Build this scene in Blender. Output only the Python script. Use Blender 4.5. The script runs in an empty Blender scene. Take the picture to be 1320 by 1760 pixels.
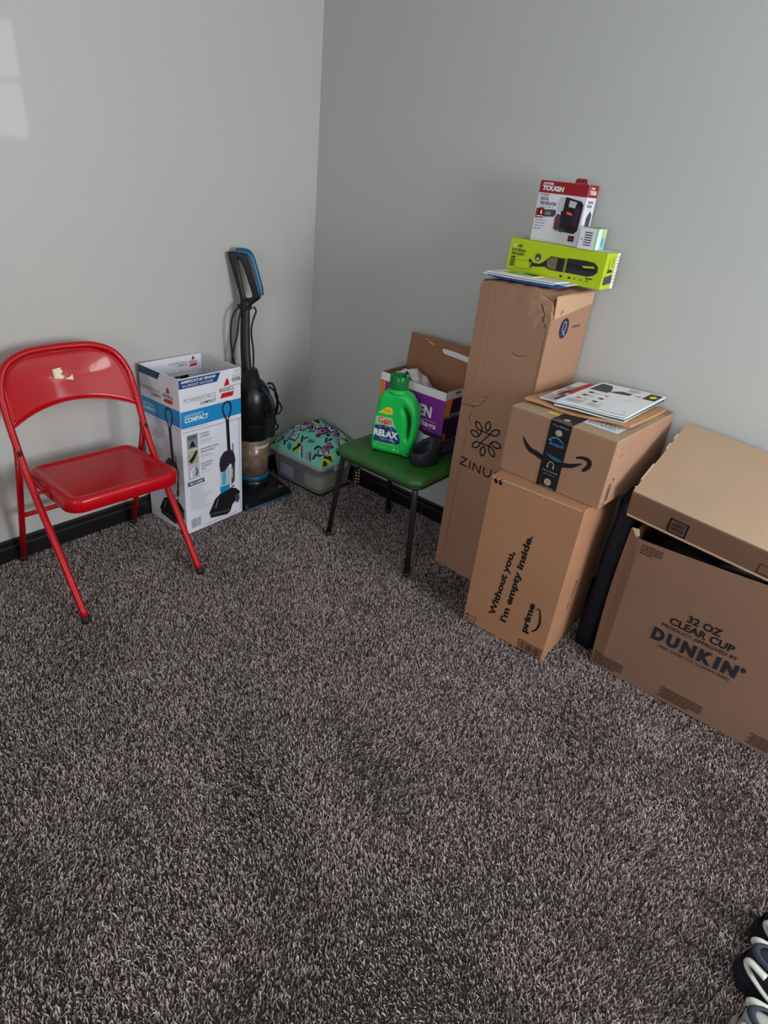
import bpy, bmesh, math, random
import numpy as np
from mathutils import Vector, Matrix

random.seed(7)
S = bpy.context.scene
COL = S.collection

# ------------------------------------------------------------------ camera
F_PX = 1057.16
cam_d = bpy.data.cameras.new('camera')
cam = bpy.data.objects.new('camera', cam_d)
COL.objects.link(cam)
rt = Vector((0.64235576, -0.75993616, 0.09937863))
up = Vector((0.31429781, 0.37946463, 0.87018589))
fw = Vector((0.6989964, 0.52773444, -0.48259756))
cam.matrix_world = Matrix(((rt.x, up.x, -fw.x, -2.2874), (rt.y, up.y, -fw.y, -2.3458),
                           (rt.z, up.z, -fw.z, 1.5), (0, 0, 0, 1)))
cam_d.sensor_fit = 'VERTICAL'
cam_d.sensor_height = 24
cam_d.lens = F_PX / 1760 * 24
cam_d.clip_start = 0.02
S.camera = cam

# ------------------------------------------------------------------ world, lights, exposure
W = bpy.data.worlds.new('world')
S.world = W
W.use_nodes = True
bgn = W.node_tree.nodes['Background']
bgn.inputs[0].default_value = (0.75, 0.86, 1, 1)
bgn.inputs[1].default_value = 1.0
S.view_settings.view_transform = 'Standard'
S.view_settings.look = 'None'
S.view_settings.gamma = 1
S.view_settings.use_curve_mapping = False
S.view_settings.exposure = 0.0


def area(name, loc, rot, sx, sy, power, color):
    d = bpy.data.lights.new(name, 'AREA')
    d.shape = 'RECTANGLE'
    d.size = sx
    d.size_y = sy
    d.energy = power
    d.color = color
    o = bpy.data.objects.new(name, d)
    o.location = loc
    o.rotation_euler = rot
    COL.objects.link(o)


# daylight through the two windows behind the photographer, plus one added fill lamp
area('window_or_fill_light', (0.16, -3.57, 1.80), (0, math.radians(90), 0), .80, 1.25, 26, (0.93, 0.97, 1.0))
area('window_or_fill_light', (-1.0, -4.72, 1.5), (math.radians(90), 0, 0), 1.3, 1.2, 98, (0.93, 0.97, 1.0))
area('window_or_fill_light', (-4.34, -2.6, 1.5), (0, math.radians(-90), 0), 1.2, 1.3, 34, (0.97, 0.98, 1.0))  # added fill lifting the carton fronts and corner wall; no such window known


# ------------------------------------------------------------------ material helpers
def lin(c):
    return tuple(((x / 255) / 12.92 if x / 255 <= 0.04045 else ((x / 255 + 0.055) / 1.055) ** 2.4) for x in c)


MATS = {}


def mat(name, rgb, rough=0.6, metal=0.0, spec=0.5, var=0.0, vscale=8.0, bump=0.0, bscale=200.0,
        coat=0.0, coat_rough=0.1, trans=0.0, alpha=1.0, stretch=None, sheen=0.0, ior=1.45):
    if name in MATS:
        return MATS[name]
    m = bpy.data.materials.new(name)
    m.use_nodes = True
    nt = m.node_tree
    b = nt.nodes['Principled BSDF']
    c = lin(rgb)
    b.inputs['Base Color'].default_value = (*c, 1)
    b.inputs['Roughness'].default_value = rough
    b.inputs['Metallic'].default_value = metal
    b.inputs['Specular IOR Level'].default_value = spec
    b.inputs['Coat Weight'].default_value = coat
    b.inputs['Coat Roughness'].default_value = coat_rough
    b.inputs['Transmission Weight'].default_value = trans
    b.inputs['Alpha'].default_value = alpha
    b.inputs['Sheen Weight'].default_value = sheen
    b.inputs['IOR'].default_value = ior
    tc = nt.nodes.new('ShaderNodeTexCoord')
    src = tc.outputs['Object']
    if stretch:
        mp = nt.nodes.new('ShaderNodeMapping')
        mp.inputs['Scale'].default_value = stretch
        nt.links.new(src, mp.inputs[0])
        src = mp.outputs[0]
    if var > 0:
        n = nt.nodes.new('ShaderNodeTexNoise')
        n.inputs['Scale'].default_value = vscale
        n.inputs['Detail'].default_value = 5
        nt.links.new(src, n.inputs['Vector'])
        r = nt.nodes.new('ShaderNodeMapRange')
        r.inputs['From Min'].default_value = 0.3
        r.inputs['From Max'].default_value = 0.7
        r.inputs['To Min'].default_value = 1 - var
        r.inputs['To Max'].default_value = 1 + var
        nt.links.new(n.outputs['Fac'], r.inputs['Value'])
        mx = nt.nodes.new('ShaderNodeVectorMath')
        mx.operation = 'SCALE'
        mx.inputs[0].default_value = c
        nt.links.new(r.outputs[0], mx.inputs['Scale'])
        nt.links.new(mx.outputs[0], b.inputs['Base Color'])
    if bump > 0:
        n = nt.nodes.new('ShaderNodeTexNoise')
        n.inputs['Scale'].default_value = bscale
        n.inputs['Detail'].default_value = 3
        nt.links.new(src, n.inputs['Vector'])
        bp = nt.nodes.new('ShaderNodeBump')
        bp.inputs['Strength'].default_value = bump
        bp.inputs['Distance'].default_value = 0.002
        nt.links.new(n.outputs['Fac'], bp.inputs['Height'])
        nt.links.new(bp.outputs[0], b.inputs['Normal'])
    MATS[name] = m
    return m


M_wall = mat('satin_wall_paint', (192, 190, 186), rough=0.55, spec=0.35, var=0.02, vscale=1.5, bump=0.06, bscale=90, coat=0.25, coat_rough=0.04)
M_wallr = mat('satin_wall_paint_side', (190, 192, 189), rough=0.6, spec=0.3, var=0.02, vscale=1.5, bump=0.08, bscale=90)
M_ceil = mat('ceiling_paint', (225, 225, 222), rough=0.9, bump=0.2, bscale=120)
M_base = mat('black_baseboard_paint', (24, 21, 22), rough=0.38, spec=0.5, bump=0.05, bscale=60)
M_floor = mat('carpet_backing', (62, 54, 52), rough=1.0, var=0.3, vscale=300)
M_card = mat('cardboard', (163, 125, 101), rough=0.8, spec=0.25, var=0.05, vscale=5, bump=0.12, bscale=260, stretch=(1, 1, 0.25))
M_card_warm = mat('cardboard_warm', (170, 124, 93), rough=0.8, spec=0.25, var=0.05, vscale=6, bump=0.15, bscale=500)
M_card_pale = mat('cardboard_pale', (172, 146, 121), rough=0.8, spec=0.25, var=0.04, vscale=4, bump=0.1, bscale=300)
M_card_dk = mat('cardboard_dull_shaded', (134, 102, 84), rough=0.85, spec=0.2, var=0.05, vscale=4, bump=0.1, bscale=300)  # darker cardboard; part of the tone is shade put into the colour
M_card_in = mat('cardboard_inside', (150, 108, 82), rough=0.9, spec=0.2, var=0.06, vscale=7)
M_edge = mat('cardboard_torn_edge', (200, 172, 140), rough=0.9, spec=0.2)
M_kraft = mat('kraft_paper', (186, 138, 100), rough=0.75, spec=0.3, var=0.06, vscale=12, bump=0.4, bscale=60)
M_black = mat('ink_black', (18, 17, 20), rough=0.55)
M_brown = mat('ink_brown', (74, 50, 40), rough=0.7)
M_char = mat('ink_charcoal_violet', (38, 33, 44), rough=0.5)
M_heavy = mat('ink_blue_black', (30, 34, 42), rough=0.6)
M_dgrey = mat('ink_dark_grey', (66, 68, 74), rough=0.6)
M_grey = mat('ink_grey', (130, 132, 140), rough=0.6)
M_lgrey = mat('ink_light_grey', (186, 188, 194), rough=0.6)
M_white = mat('white_print', (232, 232, 236), rough=0.5, spec=0.4)
M_boxwhite = mat('white_carton_gloss', (224, 223, 232), rough=0.42, spec=0.4, var=0.02, vscale=4)
M_boxinner = mat('white_carton_inside', (200, 198, 200), rough=0.8)
M_red = mat('ink_red', (196, 22, 34), rough=0.45)
M_dred = mat('ink_dark_red', (150, 14, 26), rough=0.45)
M_blue = mat('ink_blue', (22, 136, 196), rough=0.45)
M_navy = mat('ink_navy', (20, 66, 122), rough=0.45)
M_dnavy = mat('ink_dark_navy', (22, 32, 62), rough=0.45)
M_cyan = mat('ink_cyan', (56, 166, 210), rough=0.45)
M_lime = mat('lime_carton', (182, 204, 20), rough=0.45, var=0.03, vscale=5)
M_limed = mat('lime_dark_print', (130, 148, 20), rough=0.5)
M_olive = mat('ink_olive', (40, 46, 10), rough=0.5)
M_taupe = mat('ink_taupe', (112, 104, 78), rough=0.5)
M_purple = mat('purple_print', (132, 44, 150), rough=0.45)
M_violetdk = mat('dark_violet_print', (52, 24, 62), rough=0.45)
M_orange = mat('orange_print', (232, 106, 52), rough=0.45)
M_yellow = mat('yellow_print', (236, 220, 40), rough=0.45)
M_green_l = mat('label_pale_green', (150, 205, 130), rough=0.5)
M_redpaint = mat('red_enamel', (182, 4, 20), rough=0.36, spec=0.25, coat=0.32, coat_rough=0.07, var=0.04, vscale=9)
M_rubber = mat('black_rubber', (22, 22, 24), rough=0.6)
M_vinyl = mat('green_vinyl', (46, 96, 38), rough=0.36, spec=0.5, var=0.08, vscale=10, bump=0.25, bscale=420)
M_tube = mat('dark_painted_steel', (46, 46, 42), rough=0.35, spec=0.6, metal=0.3)
M_btl = mat('green_bottle_plastic', (22, 196, 84), rough=0.33, spec=0.5)
M_cap = mat('translucent_green_cap', (40, 150, 76), rough=0.12, trans=0.45, ior=1.3)
M_vblack = mat('vacuum_black_plastic', (14, 14, 17), rough=0.32, spec=0.5)
M_vsat = mat('vacuum_satin_plastic', (24, 24, 30), rough=0.5, spec=0.5)
M_vblue = mat('vacuum_blue_plastic', (4, 88, 128), rough=0.35, spec=0.5)
M_cable = mat('black_cable', (14, 14, 16), rough=0.5)
M_dust = mat('dusty_brown_cup', (116, 96, 80), rough=0.35, var=0.42, vscale=30, coat=0.5)
M_holder = mat('black_holder_plastic', (30, 33, 40), rough=0.5)
M_lid = mat('white_bin_lid', (186, 188, 186), rough=0.5)
M_bin = mat('clear_bin_plastic', (215, 218, 224), rough=0.15, alpha=0.3, spec=0.6)
M_teal = mat('teal_fabric', (128, 214, 190), rough=0.9, var=0.06, vscale=14, bump=0.3, bscale=900, sheen=0.2)
M_f_navy = mat('fabric_navy', (28, 34, 62), rough=0.9)
M_f_pink = mat('fabric_pink', (206, 106, 168), rough=0.9)
M_f_yel = mat('fabric_yellow', (206, 206, 50), rough=0.9)
M_f_wht = mat('fabric_white', (208, 212, 226), rough=0.9)
M_f_lil = mat('fabric_lilac', (162, 158, 188), rough=0.9)
M_f_teal2 = mat('fabric_deep_teal', (44, 134, 130), rough=0.9)
M_beige = mat('beige_linen', (176, 168, 142), rough=0.95, var=0.1, vscale=20, bump=0.4, bscale=400)
M_darkcloth = mat('dark_grey_cloth', (64, 60, 64), rough=0.95, var=0.15, vscale=15)
M_greybag = mat('grey_plastic_bag', (140, 140, 150), rough=0.45, var=0.1, vscale=15)
M_gold = mat('pale_gold_bead', (226, 204, 156), rough=0.3, metal=0.4)
M_navybag = mat('navy_nylon', (5, 7, 26), rough=0.55, var=0.2, vscale=10)
M_cream = mat('cream_sticker_paper', (232, 222, 190), rough=0.6)
M_paper = mat('white_paper', (220, 224, 226), rough=0.6)
M_bluef = mat('blue_folder_paper', (36, 78, 140), rough=0.5)
M_tissue = mat('white_film_bag', (214, 212, 216), rough=0.45, spec=0.5)
M_sneak = mat('navy_sneaker_mesh', (16, 18, 30), rough=0.8, bump=0.4, bscale=700)
M_sneak2 = mat('slate_sneaker_fabric', (52, 60, 72), rough=0.85, bump=0.4, bscale=700)
M_sole = mat('offwhite_sole', (196, 198, 186), rough=0.6)
M_tape = mat('clear_packing_tape', (198, 160, 126), rough=0.22, spec=0.5)
M_wood = mat('window_trim_white', (228, 228, 226), rough=0.4)


# ------------------------------------------------------------------ object helpers
def tag(o, label=None, cat=None, group=None, kind=None):
    if label: o['label'] = label
    if cat: o['category'] = cat
    if group: o['group'] = group
    if kind: o['kind'] = kind
    return o


def empty(name, loc, yaw, label, cat, group=None):
    o = bpy.data.objects.new(name, None)
    o.location = loc
    o.rotation_euler = (0, 0, math.radians(yaw))
    o.empty_display_size = 0.05
    COL.objects.link(o)
    return tag(o, label, cat, group)


def link(name, me, parent=None):
    o = bpy.data.objects.new(name, me)
    COL.objects.link(o)
    if parent is not None:
        o.parent = parent
    return o


class MB:
    """collects shapes into one mesh; each shape takes a material"""
    def __init__(s):
        s.bm = bmesh.new()
        s.mats = []

    def mi(s, m):
        if m not in s.mats:
            s.mats.append(m)
        return s.mats.index(m)

    def face(s, pts, m, smooth=False):
        vs = [s.bm.verts.new(p) for p in pts]
        f = s.bm.faces.new(vs)
        f.material_index = s.mi(m)
        f.smooth = smooth
        return f

    def merge(s, b2, m, smooth=False, mtx=None):
        i = s.mi(m)
        vm = {}
        for v in b2.verts:
            vm[v] = s.bm.verts.new(mtx @ v.co if mtx else v.co)
        for f in b2.faces:
            try:
                nf = s.bm.faces.new([vm[v] for v in f.verts])
                nf.material_index = i
                nf.smooth = smooth
            except ValueError:
                pass
        b2.free()

    def box(s, lo, hi, m, bev=0.0, seg=2, mtx=None, smooth=False):
        b = bmesh.new()
        bmesh.ops.create_cube(b, size=1)
        for v in b.verts:
            v.co = Vector((lo[k] + (v.co[k] + .5) * (hi[k] - lo[k]) for k in range(3)))
        if bev > 0:
            bmesh.ops.bevel(b, geom=b.edges[:], offset=bev, segments=seg, profile=0.5, affect='EDGES')
        s.merge(b, m, smooth or bev > 0.006, mtx)

    def rings(s, rings, m, smooth=True, cap0=True, cap1=True, closed=True, loop=False):
        i = s.mi(m)
        vs = [[s.bm.verts.new(p) for p in r] for r in rings]
        n = len(vs[0])
        rr = list(range(len(vs) - 1)) + ([len(vs) - 1] if loop else [])
        for a in rr:
            A, B = vs[a], vs[(a + 1) % len(vs)]
            for k in range(n if closed else n - 1):
                f = s.bm.faces.new((A[k], A[(k + 1) % n], B[(k + 1) % n], B[k]))
                f.material_index = i
                f.smooth = smooth
        if not loop and closed:
            if cap0:
                f = s.bm.faces.new(vs[0][::-1]); f.material_index = i
            if cap1:
                f = s.bm.faces.new(vs[-1]); f.material_index = i

    def tube(s, pts, r, m, n=12, smooth=True, loop=False, sub=0, flat=None):
        P = [Vector(p) for p in pts]
        if sub:
            P = catmull(P, sub, loop)
        rs = r if isinstance(r, (list, tuple)) else None
        N = len(P)
        rings = []
        prev = None
        for k in range(N):
            if loop:
                t = P[(k + 1) % N] - P[k - 1]
            else:
                t = P[min(k + 1, N - 1)] - P[max(k - 1, 0)]
            t.normalize()
            if prev is None:
                a = Vector((0, 0, 1)) if abs(t.z) < .9 else Vector((1, 0, 0))
                u = t.cross(a).normalized()
            else:
                u = (prev - t * prev.dot(t)).normalized()
            prev = u
            v = t.cross(u)
            rad = (rs[0] + (rs[-1] - rs[0]) * k / (N - 1)) if rs else r
            fy = flat if flat else 1
            rings.append([P[k] + rad * (math.cos(a) * u + fy * math.sin(a) * v) for a in
                          [2 * math.pi * j / n for j in range(n)]])
        s.rings(rings, m, smooth, loop=loop)

    def lathe(s, prof, m, c=(0, 0, 0), n=32, sx=1, sy=1, smooth=True, cap0=True, cap1=True):
        rings = [[(c[0] + r * sx * math.cos(a), c[1] + r * sy * math.sin(a), c[2] + z) for a in
                  [2 * math.pi * j / n for j in range(n)]] for r, z in prof]
        s.rings(rings, m, smooth, cap0, cap1)

    def prism(s, poly, y0, y1, m, bev=0.0, axis='y', smooth=False):
        """2-D outline extruded along an axis"""
        b = bmesh.new()
        def P(p, t):
            return {'y': (p[0], t, p[1]), 'z': (p[0], p[1], t), 'x': (t, p[0], p[1])}[axis]
        A = [b.verts.new(P(p, y0)) for p in poly]
        B = [b.verts.new(P(p, y1)) for p in poly]
        b.faces.new(A); b.faces.new(B[::-1])
        n = len(poly)
        for k in range(n):
            b.faces.new((A[(k + 1) % n], A[k], B[k], B[(k + 1) % n]))
        bmesh.ops.recalc_face_normals(b, faces=b.faces[:])
        if bev:
            bmesh.ops.bevel(b, geom=b.edges[:], offset=bev, segments=2, profile=.5, affect='EDGES', clamp_overlap=True)
        s.merge(b, m, smooth)

    def grid(s, fn, nu, nv, m, smooth=True):
        i = s.mi(m)
        vs = [[s.bm.verts.new(fn(a / nu, b / nv)) for b in range(nv + 1)] for a in range(nu + 1)]
        for a in range(nu):
            for b in range(nv):
                f = s.bm.faces.new((vs[a][b], vs[a + 1][b], vs[a + 1][b + 1], vs[a][b + 1]))
                f.material_index = i
                f.smooth = smooth

    def build(s, name, parent=None, recalc=True, label=None):
        if recalc:
            bmesh.ops.recalc_face_normals(s.bm, faces=s.bm.faces[:])
        me = bpy.data.meshes.new(name)
        s.bm.to_mesh(me)
        s.bm.free()
        for m in s.mats:
            me.materials.append(m)
        o = link(name, me, parent)
        if label:
            o['label'] = label
        return o


def catmull(P, sub, loop=False):
    out = []
    N = len(P)
    for k in range(N if loop else N - 1):
        if loop:
            p0, p1, p2, p3 = P[k - 1], P[k], P[(k + 1) % N], P[(k + 2) % N]
        else:
            p0, p1, p2, p3 = P[max(k - 1, 0)], P[k], P[k + 1], P[min(k + 2, N - 1)]
        for j in range(sub):
            t = j / sub
            out.append(.5 * ((2 * p1) + (p2 - p0) * t + (2 * p0 - 5 * p1 + 4 * p2 - p3) * t * t + (3 * p1 - p0 - 3 * p2 + p3) * t ** 3))
    if not loop:
        out.append(P[-1])
    return out


_txt = {}


def text_geo(s, bold=0.0, spacing=1.0):
    key = (s, bold, spacing)
    if key in _txt:
        return _txt[key]
    cu = bpy.data.curves.new('t', 'FONT')
    cu.body = s
    cu.size = 1
    cu.offset = bold
    cu.space_character = spacing
    cu.resolution_u = 3
    cu.dimensions = '2D'
    cu.fill_mode = 'BOTH'
    o = bpy.data.objects.new('t', cu)
    me = bpy.data.meshes.new_from_object(o)
    V = [(v.co.x, v.co.y) for v in me.vertices]
    Fc = [tuple(p.vertices) for p in me.polygons]
    x0 = min(v[0] for v in V); x1 = max(v[0] for v in V)
    y0 = min(v[1] for v in V); y1 = max(v[1] for v in V)
    V = [((x - x0) / (x1 - x0), (y - y0) / (y1 - y0)) for x, y in V]
    bpy.data.objects.remove(o)
    bpy.data.curves.remove(cu)
    bpy.data.meshes.remove(me)
    _txt[key] = (V, Fc)
    return _txt[key]


class Print:
    """flat print lying on a face: origin, right and up unit vectors of the face"""
    def __init__(s, o, u, v, lift=0.0007):
        s.o = Vector(o); s.u = Vector(u).normalized(); s.v = Vector(v).normalized()
        s.n = s.u.cross(s.v).normalized()
        s.lift = lift
        s.mb = MB()

    def p(s, a, b, l=0):
        return s.o + s.u * a + s.v * b + s.n * (s.lift + 0.00035 * l)

    def poly(s, pts, m, l=0):
        s.mb.face([s.p(a, b, l) for a, b in pts], m)

    def rect(s, a0, b0, a1, b1, m, l=0):
        s.poly([(a0, b0), (a1, b0), (a1, b1), (a0, b1)], m, l)

    def line(s, pts, w, m, l=0):
        for (a, b), (c, d) in zip(pts[:-1], pts[1:]):
            L = math.hypot(c - a, d - b) or 1e-6
            nx, ny = -(d - b) / L * w / 2, (c - a) / L * w / 2
            ex, ey = (c - a) / L * w * .3, (d - b) / L * w * .3
            s.poly([(a + nx - ex, b + ny - ey), (a - nx - ex, b - ny - ey), (c - nx + ex, d - ny + ey), (c + nx + ex, d + ny + ey)], m, l)

    def ell(s, cu, cv, ru, rv, m, l=0, n=20, rot=0.0):
        c, t = math.cos(rot), math.sin(rot)
        s.poly([(cu + ru * math.cos(a) * c - rv * math.sin(a) * t, cv + ru * math.cos(a) * t + rv * math.sin(a) * c)
                for a in [2 * math.pi * k / n for k in range(n)]], m, l)

    def ring(s, pts, w, m, l=0):
        s.line(list(pts) + [pts[0]], w, m, l)

    def stroke(s, pts, ws, m, l=0):
        """variable width stroke"""
        P = catmull([Vector((a, b, 0)) for a, b in pts], 5)
        n = len(P)
        L, R = [], []
        for k in range(n):
            t = (P[min(k + 1, n - 1)] - P[max(k - 1, 0)]).normalized()
            f = k / (n - 1) * (len(ws) - 1)
            i = min(int(f), len(ws) - 2)
            w = ws[i] + (ws[i + 1] - ws[i]) * (f - i)
            L.append((P[k].x - t.y * w / 2, P[k].y + t.x * w / 2))
            R.append((P[k].x + t.y * w / 2, P[k].y - t.x * w / 2))
        for k in range(n - 1):
            s.poly([L[k], R[k], R[k + 1], L[k + 1]], m, l)

    def text(s, t, a, b, w, h, m, bold=0.0, rot=0.0, l=0, shear=0.0, spacing=1.0):
        V, Fc = text_geo(t, bold, spacing)
        c, si = math.cos(math.radians(rot)), math.sin(math.radians(rot))
        i = s.mb.mi(m)
        vs = []
        for x, y in V:
            X = x * w + y * h * shear; Y = y * h
            vs.append(s.mb.bm.verts.new(s.p(a + X * c - Y * si, b + X * si + Y * c, l)))
        for f in Fc:
            try:
                nf = s.mb.bm.faces.new([vs[k] for k in f]); nf.material_index = i
            except ValueError:
                pass

    def greek(s, a, b, w, n, dh, th, m, l=0, vary=.35):
        """rows of print too small to read"""
        for r in range(n):
            x = a
            end = a + w * (1 - random.random() * vary)
            while x < end:
                L = random.uniform(.006, .018)
                s.rect(x, b - r * dh, min(x + L, end), b - r * dh + th, m, l)
                x += L + .003

    def barcode(s, a, b, w, h, m, l=0, vertical=False):
        x = 0
        full = h if vertical else w
        while x < full:
            t = random.choice((.0012, .0022, .0034)) * (full / .05) ** .3
            t = min(t, full - x)
            if vertical:
                s.rect(a, b + x, a + w, b + x + t, m, l)
            else:
                s.rect(a + x, b, a + x + t, b + h, m, l)
            x += t + random.choice((.0012, .002, .003)) * (full / .05) ** .3

    def build(s, name, parent, label=None):
        o = s.mb.build(name, parent, recalc=False, label=label)
        s.mb = MB()
        return o


def faceframe(w, d, h, which):
    return {'front': ((0, 0, 0), (1, 0, 0), (0, 0, 1)), 'left': ((0, d, 0), (0, -1, 0), (0, 0, 1)),
            'right': ((w, 0, 0), (0, 1, 0), (0, 0, 1)), 'top': ((0, 0, h), (1, 0, 0), (0, 1, 0))}[which]


# ------------------------------------------------------------------ the room
XW, YW = 0.03, 0.02
X0, Y0, H = -4.2, -4.6, 2.44


def struct(name, boxes, m, bev=0):
    b = MB()
    for lo, hi in boxes:
        b.box(lo, hi, m, bev)
    o = b.build(name)
    o['kind'] = 'structure'
    return o


FZ = -0.010
struct('floor', [((X0 - .1, Y0 - .1, FZ - .1), (XW + .1, YW + .1, FZ))], M_floor)
struct('wall_left', [((X0 - .1, YW, FZ), (XW + .1, YW + .1, H))], M_wall)
struct('ceiling', [((X0 - .1, Y0 - .1, H), (XW + .1, YW + .1, H + .1))], M_ceil)
struct('wall_right', [((XW, Y0 - .1, FZ), (XW + .1, YW, 1.4)), ((XW, Y0 - .1, 2.2), (XW + .1, YW, H)),
                      ((XW, -2.95, 1.4), (XW + .1, YW, 2.2)), ((XW, Y0 - .1, 1.4), (XW + .1, -4.2, 2.2))], M_wallr)
struct('wall_back', [((X0, Y0 - .1, FZ), (XW, Y0, .9)), ((X0, Y0 - .1, 2.1), (XW, Y0, H)),
                     ((X0, Y0 - .1, .9), (-1.65, Y0, 2.1)), ((-.35, Y0 - .1, .9), (XW, Y0, 2.1))], M_wallr)
struct('wall_far_side', [((X0 - .1, Y0 - .1, FZ), (X0, YW, .9)), ((X0 - .1, Y0 - .1, 2.1), (X0, YW, H)),
                        ((X0 - .1, -1.95, .9), (X0, YW, 2.1)), ((X0 - .1, Y0 - .1, .9), (X0, -3.25, 2.1))], M_wallr)  # opening added for the fill lamp


def window(name, lo, hi, axis):
    root = bpy.data.objects.new(name, None)
    COL.objects.link(root)
    root.location = lo
    root['kind'] = 'structure'
    a = 1 if axis == 'y' else 0
    L = hi[a] - lo[a]
    Hh = hi[2] - lo[2]
    def bb(a0, z0, a1, z1, t=.035):
        if axis == 'y':
            return (0.0, a0, z0), (t, a1, z1)
        return (a0, -t, z0), (a1, 0.0, z1)
    for nm, r in (('frame', (0, 0, L, .05)), ('frame', (0, Hh - .05, L, Hh)), ('frame', (0, .05, .05, Hh - .05)),
                  ('frame', (L - .05, .05, L, Hh - .05)), ('mullion', (.05, Hh / 2 - .025, L - .05, Hh / 2 + .025))):
        b = MB(); b.box(*bb(*r), M_wood, .004)
        b.build(nm, root)


window('window_1', (XW + .03, -4.2, 1.4), (XW + .03, -2.95, 2.2), 'y')
window('fill_window', (X0 - .06, -3.25, .9), (X0 - .06, -1.95, 2.1), 'y')  # unseen window frame added around the fill lamp
window('window_2', (-1.65, Y0 - .03, .9), (-.35, Y0 - .03, 2.1), 'x')


def baseboard(name, along, a0, a1):
    """stepped black baseboard profile"""
    prof = [(0, FZ), (.016, FZ), (.016, .056), (.013, .060), (.011, .062), (.011, .080), (.006, .086), (0, .086)]
    b = MB()
    if along == 'x':
        rings = [[(a, YW - p, z) for p, z in prof] for a in (a0, a1)]
    else:
        rings = [[(XW - p, a, z) for p, z in prof] for a in (a0, a1)]
    b.rings(rings, M_base, smooth=False)
    o = b.build(name)
    o['kind'] = 'structure'


baseboard('baseboard_left', 'x', X0, XW)
baseboard('baseboard_right', 'y', Y0, YW - .016)


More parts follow.
